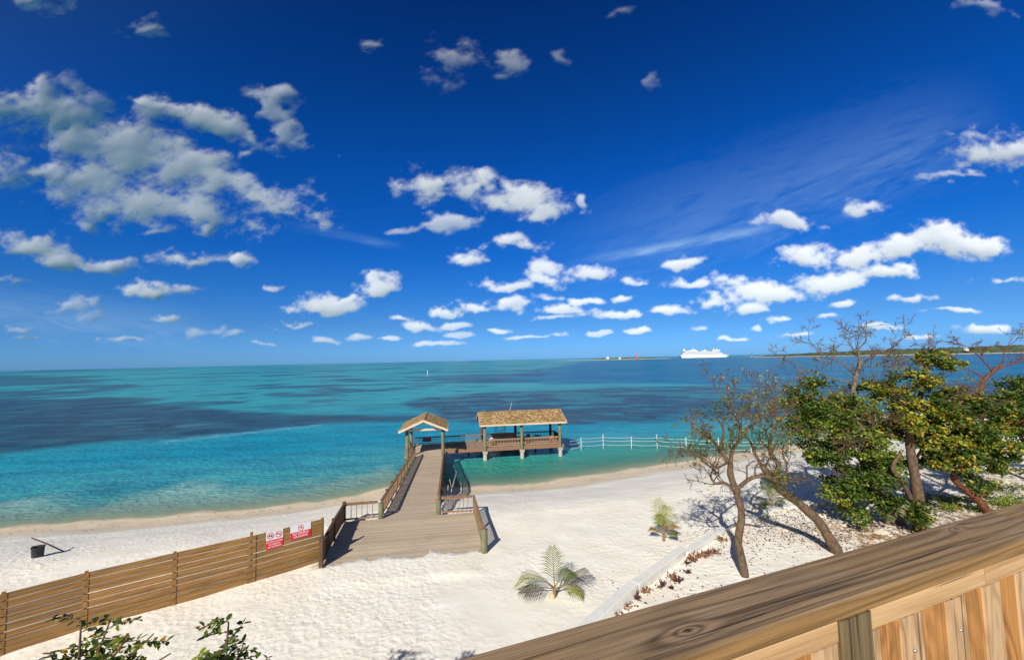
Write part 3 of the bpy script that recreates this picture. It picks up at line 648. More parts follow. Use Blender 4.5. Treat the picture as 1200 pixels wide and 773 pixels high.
for sx in (-.9, .5):
    for sy in (-.7, .7): m.tube([(sx * 1.2, sy * 1.15, .9), (sx, sy, 2.2), (sx * .9, sy * .9, 3.1)], .035, 6)
for sy in (-.65, .65): m.tube([(-1.2, sy, 3.1), (.8, sy, 3.1)], .035, 6); m.tube([(-.95, sy, 1.2), (.4, sy, 3.0)], .03, 6)
m.build('top_frame', M_BLACK, bt)
m = MB(); m.box((-.2, 0, 3.16), (2.3, 1.6, .06)); m.build('canopy', M_BLACK, bt)
m = MB(); m.box((0, 0, 1.2), (.7, .8, 1.1)); m.add([(.35, -.4, 1.75), (.35, .4, 1.75), (.1, .35, 2.1), (.1, -.35, 2.1), (.3, -.4, 1.75), (.3, .4, 1.75), (.05, .35, 2.1), (.05, -.35, 2.1)], BF); m.build('console', M_HULL, bt)
m = MB(); m.box((-3.75, 0, .95), (.5, .45, .75)); m.box((-3.8, 0, .3), (.2, .15, .9)); m.build('outboard_motor', M_BLACK, bt)
m = MB(); m.tube([(.9, .6, 3.1), (1.3, .6, 4.6), (1.75, .6, 6.5)], [.03, .025, .018], 6); m.build('antenna', M_WHITE, bt)
# driftwood poles by the walkway side
o = MB().tube([loc2w(2.2, 4.5, 2.6), loc2w(2.5, 5.5, 3.7), loc2w(2.9, 7.0, 4.6)], [.05, .04, .03], 6).tube([loc2w(2.1, 3.8, 2.6), loc2w(2.25, 4.8, 4.2)], [.04, .03], 6).tube([loc2w(2.5, 5.5, 3.7), loc2w(2.35, 5.2, 4.5)], [.03, .02], 6).build('driftwood_branch', M_CONC)
tag(o, 'pale bare driftwood branch propped beside the right side of the walkway', 'driftwood')

# ------------------------------------------------------------------ timber fence with signs
M_FENCE = wood(lin(108, 78, 44), lin(170, 130, 80), lin(134, 98, 60), .5, 0, 5, .2, .8, altamt=.5, tone=lin(132, 112, 82))
def w_at(px, py): p = at(px, py, 3.8); return Vector((p.x, p.y, 3.8))
FP = [w_at(-330, 905), w_at(-150, 822), w_at(0, 768), w_at(98, 737), w_at(203, 708), w_at(294, 683), w_at(378, 657.5)]
FP[0] = FP[1] + (FP[1] - FP[2]) * 1.0
FH = 1.98
def fence(pts, label):
    base = pts[0]; t = thing('timber_fence', label, 'fence', base)
    for i, (a, b) in enumerate(zip(pts[:-1], pts[1:])):
        a = a - base; b = b - base; d = (b - a).normalized(); L = (b - a).length
        hb = .231; n = 8; pitch = FH / n
        for k in range(n):
            m = MB(); j = random.uniform(-.008, .008)
            m.box((0, 0, 0), (L - .02, .03, hb + random.uniform(-.012, .006) + (.02 if k == 0 else 0)))
            o = m.build('board', M_FENCE, t, (a + b) / 2 + Vector((0, 0, pitch * (k + .5) - .03 + j))); o.rotation_euler = (0, random.uniform(-.003, .003), math.atan2(d.y, d.x))
    nrm = None
    for i, p in enumerate(pts):
        q0 = pts[max(i - 1, 0)]; q1 = pts[min(i + 1, len(pts) - 1)]; d = (q1 - q0).normalized(); an = math.atan2(d.y, d.x)
        m = MB(); p0 = p - base; back = Vector((-d.y, d.x, 0)) * .065
        m.box(p0 + back + Vector((0, 0, .75)), (.10, .10, 2.44 if i != len(pts) - 2 else 2.66), rz=an); m.build('post', M_FENCE, t)
        if 0 < i < len(pts) - 1:
            m = MB(); fr = Vector((d.y, -d.x, 0)) * .028
            for k in range(8): m.box(p0 + fr + Vector((0, 0, FH / 8 * (k + .5) - .03)), (.15 if i < len(pts) - 2 else .3, .022, .215), rz=an)
            m.build('cover_strip', M_FENCE, t)
    return t
fence(FP, 'long horizontal board timber fence on the sand, ending at the pier landing')
# signs
M_RED = mat('sign_red', color=lin(205, 25, 45), rough=.45); M_SW = mat('sign_white', color=lin(214, 214, 222), rough=.4)
M_SBLK = mat('sign_ink', color=(.03, .03, .05), rough=.5)
def text_obj(body, size, mt, parent, loc, cw=1.0):
    cu_ = bpy.data.curves.new('lettering', 'FONT'); cu_.body = body; cu_.size = size; cu_.extrude = .002; cu_.align_x = 'CENTER'; cu_.align_y = 'CENTER'; cu_.offset = size * .018
    tmp = bpy.data.objects.new('tmp', cu_); COL.objects.link(tmp); dg = bpy.context.evaluated_depsgraph_get(); dg.update()
    me = bpy.data.meshes.new_from_object(tmp.evaluated_get(dg)); bpy.data.objects.remove(tmp); me.materials.clear(); me.materials.append(mt)
    o = bpy.data.objects.new('lettering', me); COL.objects.link(o); o.parent = parent; o.location = loc; o.rotation_euler = (R(90), 0, 0); o.scale = (cw, 1, 1); return o
def ringmesh(cx, cz, r, w, y, bar=True, ang=45):
    m = MB(); n = 32
    vs = []; 
    for yy in (y, y - .003):
        for rr_ in (r, r - w):
            for i in range(n): a = 2 * math.pi * i / n; vs.append((cx + rr_ * math.cos(a), yy, cz + rr_ * math.sin(a)))
    fs = []
    for i in range(n):
        j = (i + 1) % n
        fs += [(2 * n + i, 2 * n + j, 3 * n + j, 3 * n + i), (i, j, 2 * n + j, 2 * n + i), (n + i, 3 * n + i, 3 * n + j, n + j)]
    m.add(vs, fs)
    if bar: m.box((cx, y - .0045, cz), (2 * r - w, .003, w), M=Matrix.Rotation(R(ang), 3, 'Y'))
    return m
A_, B_ = FP[5], FP[6]; fd = (B_ - A_).normalized(); fa = math.atan2(fd.y, fd.x); fn = Vector((fd.y, -fd.x, 0)); FL = (B_ - A_).length
def sign_at(t0, w, h, ztop, label):
    p = A_ + fd * t0 + fn * .03; return thing('warning_sign', label, 'sign', (p.x, p.y, 3.8 + ztop - h / 2), fa)
w1, h1 = .66, .74; zt = FH - .03
s1 = sign_at(FL * .30, w1, h1, zt, 'white over red warning sign with two prohibition circles, nearest the fence cover strip')
m = MB(); m.box((0, 0, 0), (w1, .008, h1)); m.build('panel', M_SW, s1)
m = MB(); m.box((0, -.0065, -h1 * .25), (w1, .003, h1 * .5)); m.build('red_band', M_RED, s1)
for cx, an in ((-.16, 45), (.16, 45)): ringmesh(cx, h1 * .25, .135, .026, -.006, True, an).build('prohibition_circle', M_RED, s1)
m = MB(); m.box((-.16, -.0052, h1 * .25), (.15, .0016, .05)); m.box((-.11, -.0052, h1 * .25 + .03), (.03, .0016, .05)); m.box((-.20, -.0052, h1 * .25 - .03), (.025, .0016, .05)); m.box((-.13, -.0052, h1 * .25 - .03), (.025, .0016, .05))
m.box((.16, -.0052, h1 * .25 + .01), (.17, .0016, .03)); m.build('pictogram', M_SBLK, s1)
for k, tx in enumerate(('NO PETS ALLOWED', 'NO SMOKING', 'ON THIS BEACH')): text_obj(tx, .085, M_SW, s1, (0, -.0095, -h1 * .25 + .10 - k * .105), .85)
w2, h2 = .86, .60
s2 = sign_at(FL * .665, w2, h2, zt, 'wider white over red warning sign with a single prohibition circle, nearer the fence end')
m = MB(); m.box((0, 0, 0), (w2, .008, h2)); m.build('panel', M_SW, s2)
m = MB(); m.box((0, -.0065, -h2 * .25), (w2, .003, h2 * .5)); m.build('red_band', M_RED, s2)
ringmesh(0, h2 * .25, .125, .022, -.006).build('prohibition_circle', M_RED, s2)
m = MB(); m.box((0, -.0052, h2 * .25), (.12, .0016, .028)); m.box((.03, -.0052, h2 * .25 + .03), (.03, .0016, .06)); m.build('pictogram', M_SBLK, s2)
for k, tx in enumerate(('NO FISHING', 'OR DIVING')): text_obj(tx, .12, M_SW, s2, (0, -.0095, -h2 * .25 + .065 - k * .13), 1.0)

# ------------------------------------------------------------------ bucket with pole on the sand
b0 = atg(44, 652); t = thing('bucket', 'black plastic bucket standing alone on the sand at far left', 'bucket', b0)
m = MB(); n = 20; pr = [(.22, 0), (.25, .46), (.27, .47), (.27, .50), (.245, .50), (.21, .05), (0.01, .04)]
vs = [(r * math.cos(2 * math.pi * i / n), r * math.sin(2 * math.pi * i / n), z) for r, z in pr for i in range(n)]
m.add(vs, [(k * n + i, k * n + (i + 1) % n, (k + 1) * n + (i + 1) % n, (k + 1) * n + i) for k in range(len(pr) - 1) for i in range(n)], True); m.build('tub', M_BLACK, t)
m = MB(); m.tube([(-.26, 0, .46), (-.22, -.1, .56), (0, -.15, .60), (.22, -.1, .56), (.26, 0, .46)], .012, 5); m.build('handle', M_BLACK, t)
pA = Vector((b0.x - .75, b0.y + .35, b0.z + .80)); pB = atg(74.5, 645.5)
o = MB().tube([pA, pA.lerp(pB, .5) + Vector((0, 0, .03)), pB], [.03, .035, .03], 7).build('pole', M_DARKPOST); tag(o, 'dark wooden pole leaning over the black bucket with one end in the sand', 'pole')

# ------------------------------------------------------------------ rail fence standing in the water
M_PVC = mat('white_pipe', color=(.62, .63, .62), rough=.35)
def wpt(px, d): p = atd(px, 520, d); return Vector((p.x, p.y, 0))
WP = [wpt(668, 60.0), wpt(681, 61.5), wpt(707, 62), wpt(740, 61.5), wpt(770, 61), wpt(804, 59.5), wpt(842, 58), wpt(880, 57), wpt(925, 56.5)]
sf = thing('sea_fence', 'curved white pipe fence of thin posts and three rails standing in the shallow water', 'fence', WP[0])
for i, p in enumerate(WP):
    if i == 0: continue
    m = MB(); q0 = p - WP[0]; h = (2.1, 1.8, 2.1, 1.75, 2.1, 1.9, 2.0, 1.8, 1.8)[i]
    m.tube([(q0.x, q0.y, -1.5), (q0.x, q0.y, h)], .045, 8); m.build('post', M_PVC, sf)
for z in (.65, 1.25, 1.68):
    pts = []
    for i in range(len(WP) - 1):
        for k in range(4):
            f = k / 4; q0 = WP[i].lerp(WP[i + 1], f) - WP[0]; q0.z = z - .10 * math.sin(math.pi * f) + (.0 if i else -.1) - i * .02; pts.append(q0)
    m = MB(); m.tube(pts, .024, 6); m.build('rail', M_PVC, sf)

# ------------------------------------------------------------------ low concrete wall
M_WALL = worn(lin(214, 212, 204), lin(236, 234, 226), 3, .12, .85)
wl = thing('low_wall', 'low white concrete kerb wall in stepped lengths between open sand and the tree bed', 'wall', atg(698, 723))
def wall_seg(p, q_, top, w=.38):
    a = p - wl.location; b = q_ - wl.location; a = Vector((a.x, a.y, 0)); b = Vector((b.x, b.y, 0)); z = (top - .5) / 2
    m = MB(); d = (b - a).normalized(); s_ = Vector((-d.y, d.x, 0)) * w / 2; nn = 8
    vs = []
    for i in range(nn + 1):
        c = a.lerp(b, i / nn); jz = random.uniform(-.008, .008)
        for sg, zz in ((1, -.5), (1, top - .015 + jz), (.92, top + jz), (-.92, top + jz), (-1, top - .015 + jz), (-1, -.5)): x = c + s_ * sg; vs.append((x.x, x.y, zz))
    fs = [(i * 6 + j, (i + 1) * 6 + j, (i + 1) * 6 + (j + 1) % 6, i * 6 + (j + 1) % 6) for i in range(nn) for j in range(6)] + [tuple(range(6)), tuple(nn * 6 + j for j in range(6))[::-1]]
    m.add(vs, fs); m.build('wall_length', M_WALL, wl)
Wp = [at(640, 772, 4.25), at(742, 682, 4.25), at(744, 683, 4.12), at(801, 641, 4.12), at(803, 646, 4.0), at(862, 609, 4.0), at(864, 612, 3.95), at(918, 590, 3.95), at(920, 592, 3.95), at(985, 584, 3.95)]
for i, tz in zip(range(0, 10, 2), (.47, .36, .22, .18, .16)):
    wall_seg(Wp[i], Wp[i + 1], tz + 3.8 - wl.location.z)

# ------------------------------------------------------------------ foliage tools
def leaf_mat(name, greens, rough=.5, trans=.25):
    def f(t, b):
        a = t.new('ShaderNodeAttribute', attribute_name='tint').outputs['Color']
        t.l.new(a, b.inputs['Base Color'])
        tr = t.new('ShaderNodeBsdfTranslucent', ins={0: a}); mx = t.new('ShaderNodeMixShader', ins={0: trans, 1: b.outputs[0], 2: tr.outputs[0]})
        t.l.new(mx.outputs[0], t.n['Material Output'].inputs[0])
    return mat(name, f, rough=rough, spec=.35)
M_LEAF = leaf_mat('leaf', None, .42)
M_BARK = worn(lin(56, 46, 38), lin(128, 106, 86), 9, .9, .9, (1, 1, .5), .1)
M_BARKG = worn(lin(62, 54, 46), lin(142, 128, 110), 9, .9, .9, (1, 1, .5), .1)
M_BARKR = worn(lin(58, 36, 26), lin(136, 88, 64), 9, .9, .85, (1, 1, .6), .15)
GREEN = np.array([lin(76, 104, 36), lin(96, 120, 42), lin(56, 86, 32), lin(118, 134, 54)]); YEL = np.array([lin(180, 160, 44), lin(186, 136, 50), lin(150, 146, 50)])
def leaves(C, L, W_, name, parent, yellow=.05, pal=GREEN, ypal=YEL, up=.6, dirs=None, rs=None):
    """C (n,3) centres: ovate 6-vert leaves, random facing biased upward"""
    rs = rs or np.random.default_rng(5); n = len(C)
    N = rs.normal(size=(n, 3)); N[:, 2] = np.abs(N[:, 2]) + up; N /= np.linalg.norm(N, axis=1)[:, None]
    D = rs.normal(size=(n, 3)) if dirs is None else dirs + rs.normal(size=(n, 3)) * .15
    D -= (D * N).sum(1)[:, None] * N; D /= np.linalg.norm(D, axis=1)[:, None] + 1e-9; T = np.cross(N, D)
    l = L * rs.uniform(.45, 1.35, (n, 1)); w = W_ * rs.uniform(.75, 1.2, (n, 1))
    fold = N * w * .25
    V = np.stack([C, C + D * l * .35 + T * w * .5 + fold, C + D * l * .75 + T * w * .38 + fold, C + D * l, C + D * l * .75 - T * w * .38 + fold, C + D * l * .35 - T * w * .5 + fold], 1).reshape(-1, 3)
    b = (np.arange(n) * 6)[:, None]
    Fq = np.concatenate([b + np.array([[0, 1, 2, 3]]), b + np.array([[0, 3, 4, 5]])], 1).reshape(-1, 4)
    c = pal[rs.integers(0, len(pal), n)] * rs.uniform(.65, 1.25, (n, 1)); yz = fbm(C[:, 0] * 1.1 + C[:, 2], C[:, 1] * 1.1 - C[:, 2] * 1.3, 3, 4); ym = rs.random(n) < yellow * np.clip((yz - .40) * 14, 0, 3)
    c = c * (1 + np.clip((yz - .5) * 4, -.25, .6))[:, None] * np.array([1 + .0, 1, 1]) + np.clip(yz - .52, 0, 1)[:, None] * np.array([.25, .12, 0])
    c[ym] = ypal[rs.integers(0, len(ypal), ym.sum())]
    cols = np.concatenate([np.repeat(c, 6, 0), np.ones((n * 6, 1))], 1)
    return npmesh(name, V, Fq, M_LEAF, parent, False, cols)
def wiggle(a, b, n, amp, rnd):
    a = Vector(a); b = Vector(b); L = (b - a).length; out = []
    o1 = Vector((rnd.gauss(0, 1), rnd.gauss(0, 1), rnd.gauss(0, 1))) * amp * L; o2 = Vector((rnd.gauss(0, 1), rnd.gauss(0, 1), rnd.gauss(0, 1))) * amp * L * .5
    for i in range(n + 1):
        f = i / n; out.append(a.lerp(b, f) + o1 * math.sin(math.pi * f) + o2 * math.sin(2 * math.pi * f))
    return out
def grow(mb, p, d, L, r, depth, rnd, tips, up=.15, spread=.8, kids=3, wig=.35):
    n = 5; pts = [Vector(p)]; dd = Vector(d).normalized()
    for i in range(n):
        dd = (dd + Vector((rnd.gauss(0, wig), rnd.gauss(0, wig), rnd.gauss(0, wig) + up)) * .45).normalized(); pts.append(pts[-1] + dd * L / n)
    rad = [max(r * (1 - .45 * i / n), .0085) for i in range(n + 1)]
    mb.tube(pts, rad, 5 if r < .03 else 7, cap=False)
    if depth == 0: tips.append((pts[-1], dd)); tips.append((pts[-3], dd)); return
    for k in range(kids):
        i = rnd.choice((2, 3, 4, 5, 5)); v = Vector((rnd.gauss(0, 1), rnd.gauss(0, 1), rnd.gauss(0, .8))); nd = (dd + v.normalized() * spread).normalized()
        grow(mb, pts[i], nd, L * rnd.uniform(.55, .8), rad[i] * .70, depth - 1, rnd, tips, up, spread, kids, wig)
def smooth_path(pts, sub=4):
    P = [Vector(p) for p in pts]; P = [P[0] * 2 - P[1]] + P + [P[-1] * 2 - P[-2]]; out = []
    for i in range(1, len(P) - 2):
        for k in range(sub):
            t = k / sub; a, b, c, d = P[i - 1], P[i], P[i + 1], P[i + 2]
            out.append(.5 * ((2 * b) + (c - a) * t + (2 * a - 5 * b + 4 * c - d) * t * t + (3 * b - a - 3 * c + d) * t ** 3))
    out.append(P[-2]); return out
def limb(mb, pxs, r0, r1, d):
    """pxs: (px,py[,depth offset]); d: distance. returns world path"""
    pts = [atd(p[0], p[1], d + (p[2] if len(p) > 2 else 0)) for p in pxs]; sp = smooth_path(pts); n = len(sp)
    mb.tube(sp, [(r0 + (r1 - r0) * i / (n - 1)) * random.uniform(.92, 1.08) for i in range(n)], 9); return sp
def rebase(objs, t):
    for o in objs: o.data.transform(Matrix.Translation(-Vector(t.location)))

# ---- tree A: slender trunk, nearly bare twisting crown
def tree_a():
    rnd = random.Random(21); b = atg(874, 676); d = b.y
    t = thing('tree', 'slender crooked tree with nearly bare twisting crown, leftmost beside the low wall', 'tree', b)
    mb = MB(); tips = []
    tr = limb(mb, [(876, 690), (873, 674), (868, 650), (865, 632), (869, 602), (863, 577), (856, 556), (856, 543)], .17, .12, d)
    L = [([(863, 575), (850, 566), (838, 566), (833, 556, .3), (841, 543, .5)], .07, .03), ([(862, 574), (880, 560, -.2), (899, 558, -.3), (913, 566, -.2)], .09, .06),
         ([(856, 545), (846, 530), (836, 517, .2), (822, 509, .5)], .09, .04), ([(856, 545), (858, 528), (866, 515, -.4), (868, 498, -.6)], .09, .04),
         ([(843, 527), (848, 505, -.5), (840, 490, -.7)], .06, .025), ([(866, 512, -.4), (880, 500, 0), (893, 487, .4)], .06, .03), ([(856, 540), (836, 548, -.5), (815, 531, -1), (806, 521, -1.1)], .05, .02),
         ([(868, 500, -.6), (858, 480, -.8), (850, 466, -.9)], .045, .02), ([(885, 495, .2), (890, 470, .4), (885, 458, .5)], .04, .015)]
    for pxs, r0, r1 in L:
        sp = limb(mb, pxs, r0, r1, d)
        for i in range(3, len(sp), 2):
            dd = (sp[i] - sp[i - 2]).normalized() + Vector((rnd.gauss(0, .6), rnd.gauss(0, .6), .45 + rnd.gauss(0, .4)))
            grow(mb, sp[i], dd, rnd.uniform(.45, .85), r1 * .5 + .013, 3, rnd, tips, .05, .85, 3)
    mb.build('trunk', M_BARK, None); o1 = COL.objects[-1]
    C = []
    for p, dd in tips:
        if rnd.random() < .10:
            for k in range(rnd.randint(1, 3)): C.append(p + Vector((rnd.gauss(0, .07), rnd.gauss(0, .07), rnd.gauss(0, .06))))
    for (px, py, k) in ((812, 528, 60), (822, 503, 44), (850, 472, 60), (835, 480, 44), (880, 468, 60), (862, 505, 16), (838, 566, 10), (893, 482, 40)):
        c = atd(px, py, d - .6)
        for i in range(k): C.append(c + Vector((rnd.gauss(0, .28), rnd.gauss(0, .3), rnd.gauss(0, .2))))
    o2 = leaves(np.array([tuple(c) for c in C]), .13, .075, 'crown', None, .16, rs=np.random.default_rng(2)); rebase([o1, o2], t); o1.parent = t; o2.parent = t
tree_a()
def tree_b():
    rnd = random.Random(5); b = atg(982, 648); d = b.y
    t = thing('tree', 'leaning tree with thick trunk curving left and sparse twiggy crown, second from left', 'tree', b)
    mb = MB(); tips = []
    limb(mb, [(988, 662), (979, 643), (968, 624), (958, 609), (937, 590), (915, 574), (903, 560), (893, 545)], .26, .14, d)
    L = [([(905, 562), (912, 545), (902, 528), (905, 508), (912, 494)], .12, .06), ([(893, 546), (884, 530), (878, 515), (868, 505)], .08, .03), ([(912, 495), (904, 478), (915, 462), (925, 446)], .06, .02),
         ([(912, 495), (925, 482, .5), (930, 462, .7)], .05, .02), ([(918, 575), (922, 548, -.4), (917, 530, -.5), (921, 515, -.6)], .05, .02), ([(903, 528), (890, 512, .5), (892, 490, .8)], .05, .02), ([(896, 548), (905, 530, -.8), (918, 505, -1.0)], .05, .02)]
    for pxs, r0, r1 in L:
        sp = limb(mb, pxs, r0, r1, d)
        for i in range(4, len(sp), 3):
            dd = (sp[i] - sp[i - 2]).normalized() + Vector((rnd.gauss(0, .7), rnd.gauss(0, .6), .4 + rnd.gauss(0, .4)))
            grow(mb, sp[i], dd, rnd.uniform(.45, .95), r1 * .5 + .013, 3, rnd, tips, .05, .85, 3)
    o1 = mb.build('trunk', M_BARK); C = []
    for p, dd in tips:
        if rnd.random() < .10:
            for k in range(rnd.randint(1, 4)): C.append(p + Vector((rnd.gauss(0, .08), rnd.gauss(0, .08), rnd.gauss(0, .06))))
    for (px, py, k, s_) in ((911, 561, 330, .30), (905, 520, 40, .3), (925, 455, 50, .4), (900, 470, 40, .35), (915, 500, 40, .3)):
        c = atd(px, py, d - .3)
        for i in range(k): C.append(c + Vector((rnd.gauss(0, s_), rnd.gauss(0, s_), rnd.gauss(0, s_ * .8))))
    o2 = leaves(np.array([tuple(c) for c in C]), .14, .08, 'crown', None, .08, rs=np.random.default_rng(3)); rebase([o1, o2], t); o1.parent = t; o2.parent = t
tree_b()
def leafy_tree(name_label, base_px, limbs, clumps, barkm, seed, d=None, leafL=.17, yellow=.06, dead=(), pal=GREEN, twig=True):
    rnd = random.Random(seed); b = atg(*base_px); d = d or b.y; rs = np.random.default_rng(seed)
    t = thing('tree', name_label, 'tree', (b.x, b.y, b.z)); mb = MB(); paths = []; tips = []
    for pxs, r0, r1 in limbs: paths.append(limb(mb, pxs, r0, r1, d))
    allp = [p for sp in paths for p in sp[2:]]
    for pxs, r0, r1 in dead:
        sp = limb(mb, pxs, r0, r1, d)
        for i in range(3, len(sp), 2):
            dd = (sp[i] - sp[i - 2]).normalized() + Vector((rnd.gauss(0, .6), rnd.gauss(0, .6), .25 + rnd.gauss(0, .4)))
            grow(mb, sp[i], dd, rnd.uniform(.45, .95), r1 * .5 + .015, 3, rnd, tips, .02, .8, 3, .35)
    Cs = []
    for (px, py, dz, rx, ry, rd, n) in clumps:
        c = atd(px, py, d + dz); sc = c.y / F; near = min(allp, key=lambda p: (p - c).length)
        w = wiggle(near, c, 6, .08, rnd); mb.tube(w, [.05, .045, .04, .035, .03, .025, .02], 6)
        # sub clumps: pockets of leaves with gaps between
        n = int(n * 1.35); ns = max(6, n // 62)
        for k in range(ns):
            v = Vector((rnd.gauss(0, 1), rnd.gauss(0, 1), rnd.gauss(0, 1))).normalized() * rnd.uniform(.35, 1.0)
            sc_ = c + Vector((v.x * rx * sc, v.y * rd, v.z * ry * sc)); sr = rnd.uniform(.20, .50)
            mb.tube(wiggle(c, sc_, 4, .08, rnd), [.022, .018, .015, .012, .008], 4, cap=False)
            m_ = int(n / ns * rnd.uniform(.6, 1.4)); P = rs.normal(size=(m_, 3)); P /= np.linalg.norm(P, axis=1)[:, None]; P *= (rs.random((m_, 1)) ** .5) * sr * np.array([1.25, 1.25, .8])
            Cs.append(P + np.array(tuple(sc_)))
    for p, dd in tips:
        if rnd.random() < .006: Cs.append(np.array(tuple(p)) + rs.normal(size=(4, 3)) * .07)
    o1 = mb.build('trunk', barkm); o2 = leaves(np.concatenate(Cs), leafL, leafL * .62, 'crown', None, yellow, pal, rs=rs)
    rebase([o1, o2], t); o1.parent = t; o2.parent = t; return t
leafy_tree('large dense green tree with low hanging crown and a dead bare limb on top', (1050, 614),
  [([(1046, 620), (1035, 590), (1020, 560), (1014, 530), (1008, 500), (1003, 474), (999, 458)], .26, .14), ([(1058, 616), (1042, 588, -.2), (1022, 556, -.2), (1000, 530, -.4)], .14, .06),
   ([(1046, 600), (1030, 575), (1004, 560), (985, 552)], .09, .04), ([(1010, 500), (985, 480), (960, 462), (945, 452)], .09, .03), ([(1008, 500), (1022, 480), (1030, 462)], .08, .03)],
  [(940, 470, 0, 20, 16, 1.2, 1100), (968, 492, -.3, 28, 24, 1.6, 2400), (940, 500, .2, 18, 18, 1.2, 1100), (995, 480, .3, 26, 18, 1.6, 1900), (1000, 520, -.4, 30, 22, 1.7, 2400), (970, 530, -.2, 24, 18, 1.4, 1600),
   (1010, 556, -.5, 28, 20, 1.5, 2000), (985, 575, -.2, 18, 16, 1.2, 1000), (1030, 585, -.6, 20, 14, 1.1, 900), (1040, 540, .0, 20, 18, 1.3, 1000), (1022, 455, .6, 22, 12, 1.2, 700), (1040, 500, .6, 20, 18, 1.3, 1000), (955, 450, .2, 18, 8, 1, 350), (1000, 600, -.4, 14, 8, .8, 350)],
  M_BARKG, 31, leafL=.19, yellow=.05,
  dead=[([(999, 460), (1003, 440), (1008, 425), (1004, 405)], .13, .05), ([(1006, 430), (1020, 418, .2), (1034, 412, .3), (1050, 404, .4), (1062, 386, .5)], .06, .015), ([(1003, 440), (985, 425, -.3), (960, 412, -.4), (945, 395, -.5)], .05, .012),
        ([(1004, 415), (995, 400), (998, 386)], .05, .012), ([(1008, 430), (1026, 428, -.4), (1050, 430, -.5)], .04, .012), ([(1005, 410), (1015, 398), (1012, 384)], .04, .012), ([(1000, 450), (965, 440, .6), (930, 425, .8), (912, 418, .9)], .04, .012)])
leafy_tree('dark multi stemmed tree with bare arching pale branches and yellow speckled leaves, behind the railing', (1074, 622),
  [([(1076, 634), (1078, 600), (1074, 570), (1069, 540), (1066, 515), (1069, 485), (1080, 460), (1086, 430)], .30, .09), ([(1070, 590), (1056, 562, -.4), (1046, 548, -.5), (1056, 530, -.4)], .13, .07),
   ([(1075, 590), (1060, 572, .3), (1048, 563, .3), (1038, 550, .3)], .12, .05), ([(1068, 520), (1090, 500), (1115, 480), (1140, 460), (1152, 450)], .08, .04), ([(1070, 545), (1085, 520, .4), (1110, 508, .6)], .07, .03)],
  [(1110, 490, 0, 26, 16, 1.5, 1500), (1140, 510, .3, 28, 18, 1.6, 1900), (1100, 520, -.4, 22, 14, 1.4, 1100), (1125, 535, -.3, 24, 12, 1.4, 1100), (1150, 480, .4, 26, 14, 1.5, 1200), (1090, 540, .2, 16, 8, 1, 400),
   (1088, 420, 0, 12, 8, .8, 350), (1112, 425, .3, 18, 8, 1, 350), (1078, 598, -.6, 12, 12, .6, 500), (1060, 440, .3, 16, 6, 1, 260), (1165, 525, .2, 18, 12, 1.2, 700), (1060, 480, .2, 20, 18, 1.2, 900), (1080, 505, .5, 20, 16, 1.2, 900), (1050, 455, .6, 18, 10, 1.2, 500), (1120, 465, .6, 22, 10, 1.2, 700), (1066, 500, -1.0, 16, 14, .8, 450), (1084, 452, -.6, 14, 10, .8, 300), (1095, 475, -.4, 18, 12, 1, 500)],
  M_BARK, 37, leafL=.20, yellow=.14,
  dead=[([(1068, 518), (1050, 511), (1030, 509), (1002, 510, -.2), (990, 520, -.3), (988, 535, -.3)], .05, .02), ([(1067, 500), (1050, 490), (1030, 492), (1000, 490), (962, 476)], .035, .012), ([(1070, 480), (1050, 465), (1035, 450), (1020, 438)], .03, .012),
        ([(1070, 482), (1090, 480), (1120, 492), (1146, 500)], .03, .012), ([(1086, 430), (1070, 420), (1048, 416)], .035, .012), ([(1086, 432), (1085, 418), (1090, 405)], .03, .01), ([(1078, 460), (1100, 450), (1120, 455), (1142, 462)], .04, .015)])
leafy_tree('reddish low trunked tree reaching out from behind the railing at the right edge', (1160, 602),
  [([(1166, 612), (1156, 597), (1145, 585), (1132, 574), (1120, 564), (1118, 555), (1126, 549), (1138, 545)], .22, .10), ([(1138, 546), (1160, 530, .4), (1180, 500, .6), (1190, 470, .8)], .10, .05), ([(1148, 464, .8), (1153, 446, .8), (1163, 436, .8), (1175, 425, .8)], .14, .06), ([(1160, 530, .4), (1150, 495, .8), (1148, 464, .8)], .1, .1)],
  [(1185, 500, 1.0, 26, 18, 1.6, 1800), (1215, 480, .5, 26, 22, 1.6, 1500), (1180, 470, 1.2, 24, 12, 1.4, 900), (1170, 545, .6, 18, 12, 1.2, 600), (1215, 520, .5, 24, 18, 1.4, 1000), (1135, 560, -.1, 14, 8, .8, 220), (1150, 570, .6, 18, 8, 1, 300)],
  M_BARKR, 43, leafL=.20, yellow=.10,
  dead=[([(1160, 438, .8), (1180, 428, .8), (1205, 420, .8)], .05, .02), ([(1156, 444, .8), (1130, 432, .8), (1100, 440, .8)], .04, .012), ([(1163, 436, .8), (1150, 420, .6), (1130, 405, .5), (1115, 402, .5)], .04, .012), ([(1175, 425, .8), (1178, 410, .8), (1195, 395, .8)], .04, .012), ([(1185, 500, .6), (1200, 492, 0), (1220, 480, 0)], .05, .02)])
# darker tree behind at right edge
leafy_tree('dark bushy tree farther back on the sand at the right edge', (1215, 566), [([(1216, 572), (1212, 540), (1205, 500), (1200, 470)], .2, .08)],
  [(1195, 455, 0, 16, 14, 1.6, 1100), (1220, 460, 0, 26, 26, 2, 1800), (1190, 480, .6, 16, 12, 1.4, 700), (1240, 500, .5, 30, 26, 2, 1500)], M_BARK, 47, leafL=.2, yellow=.02, pal=GREEN * .7)

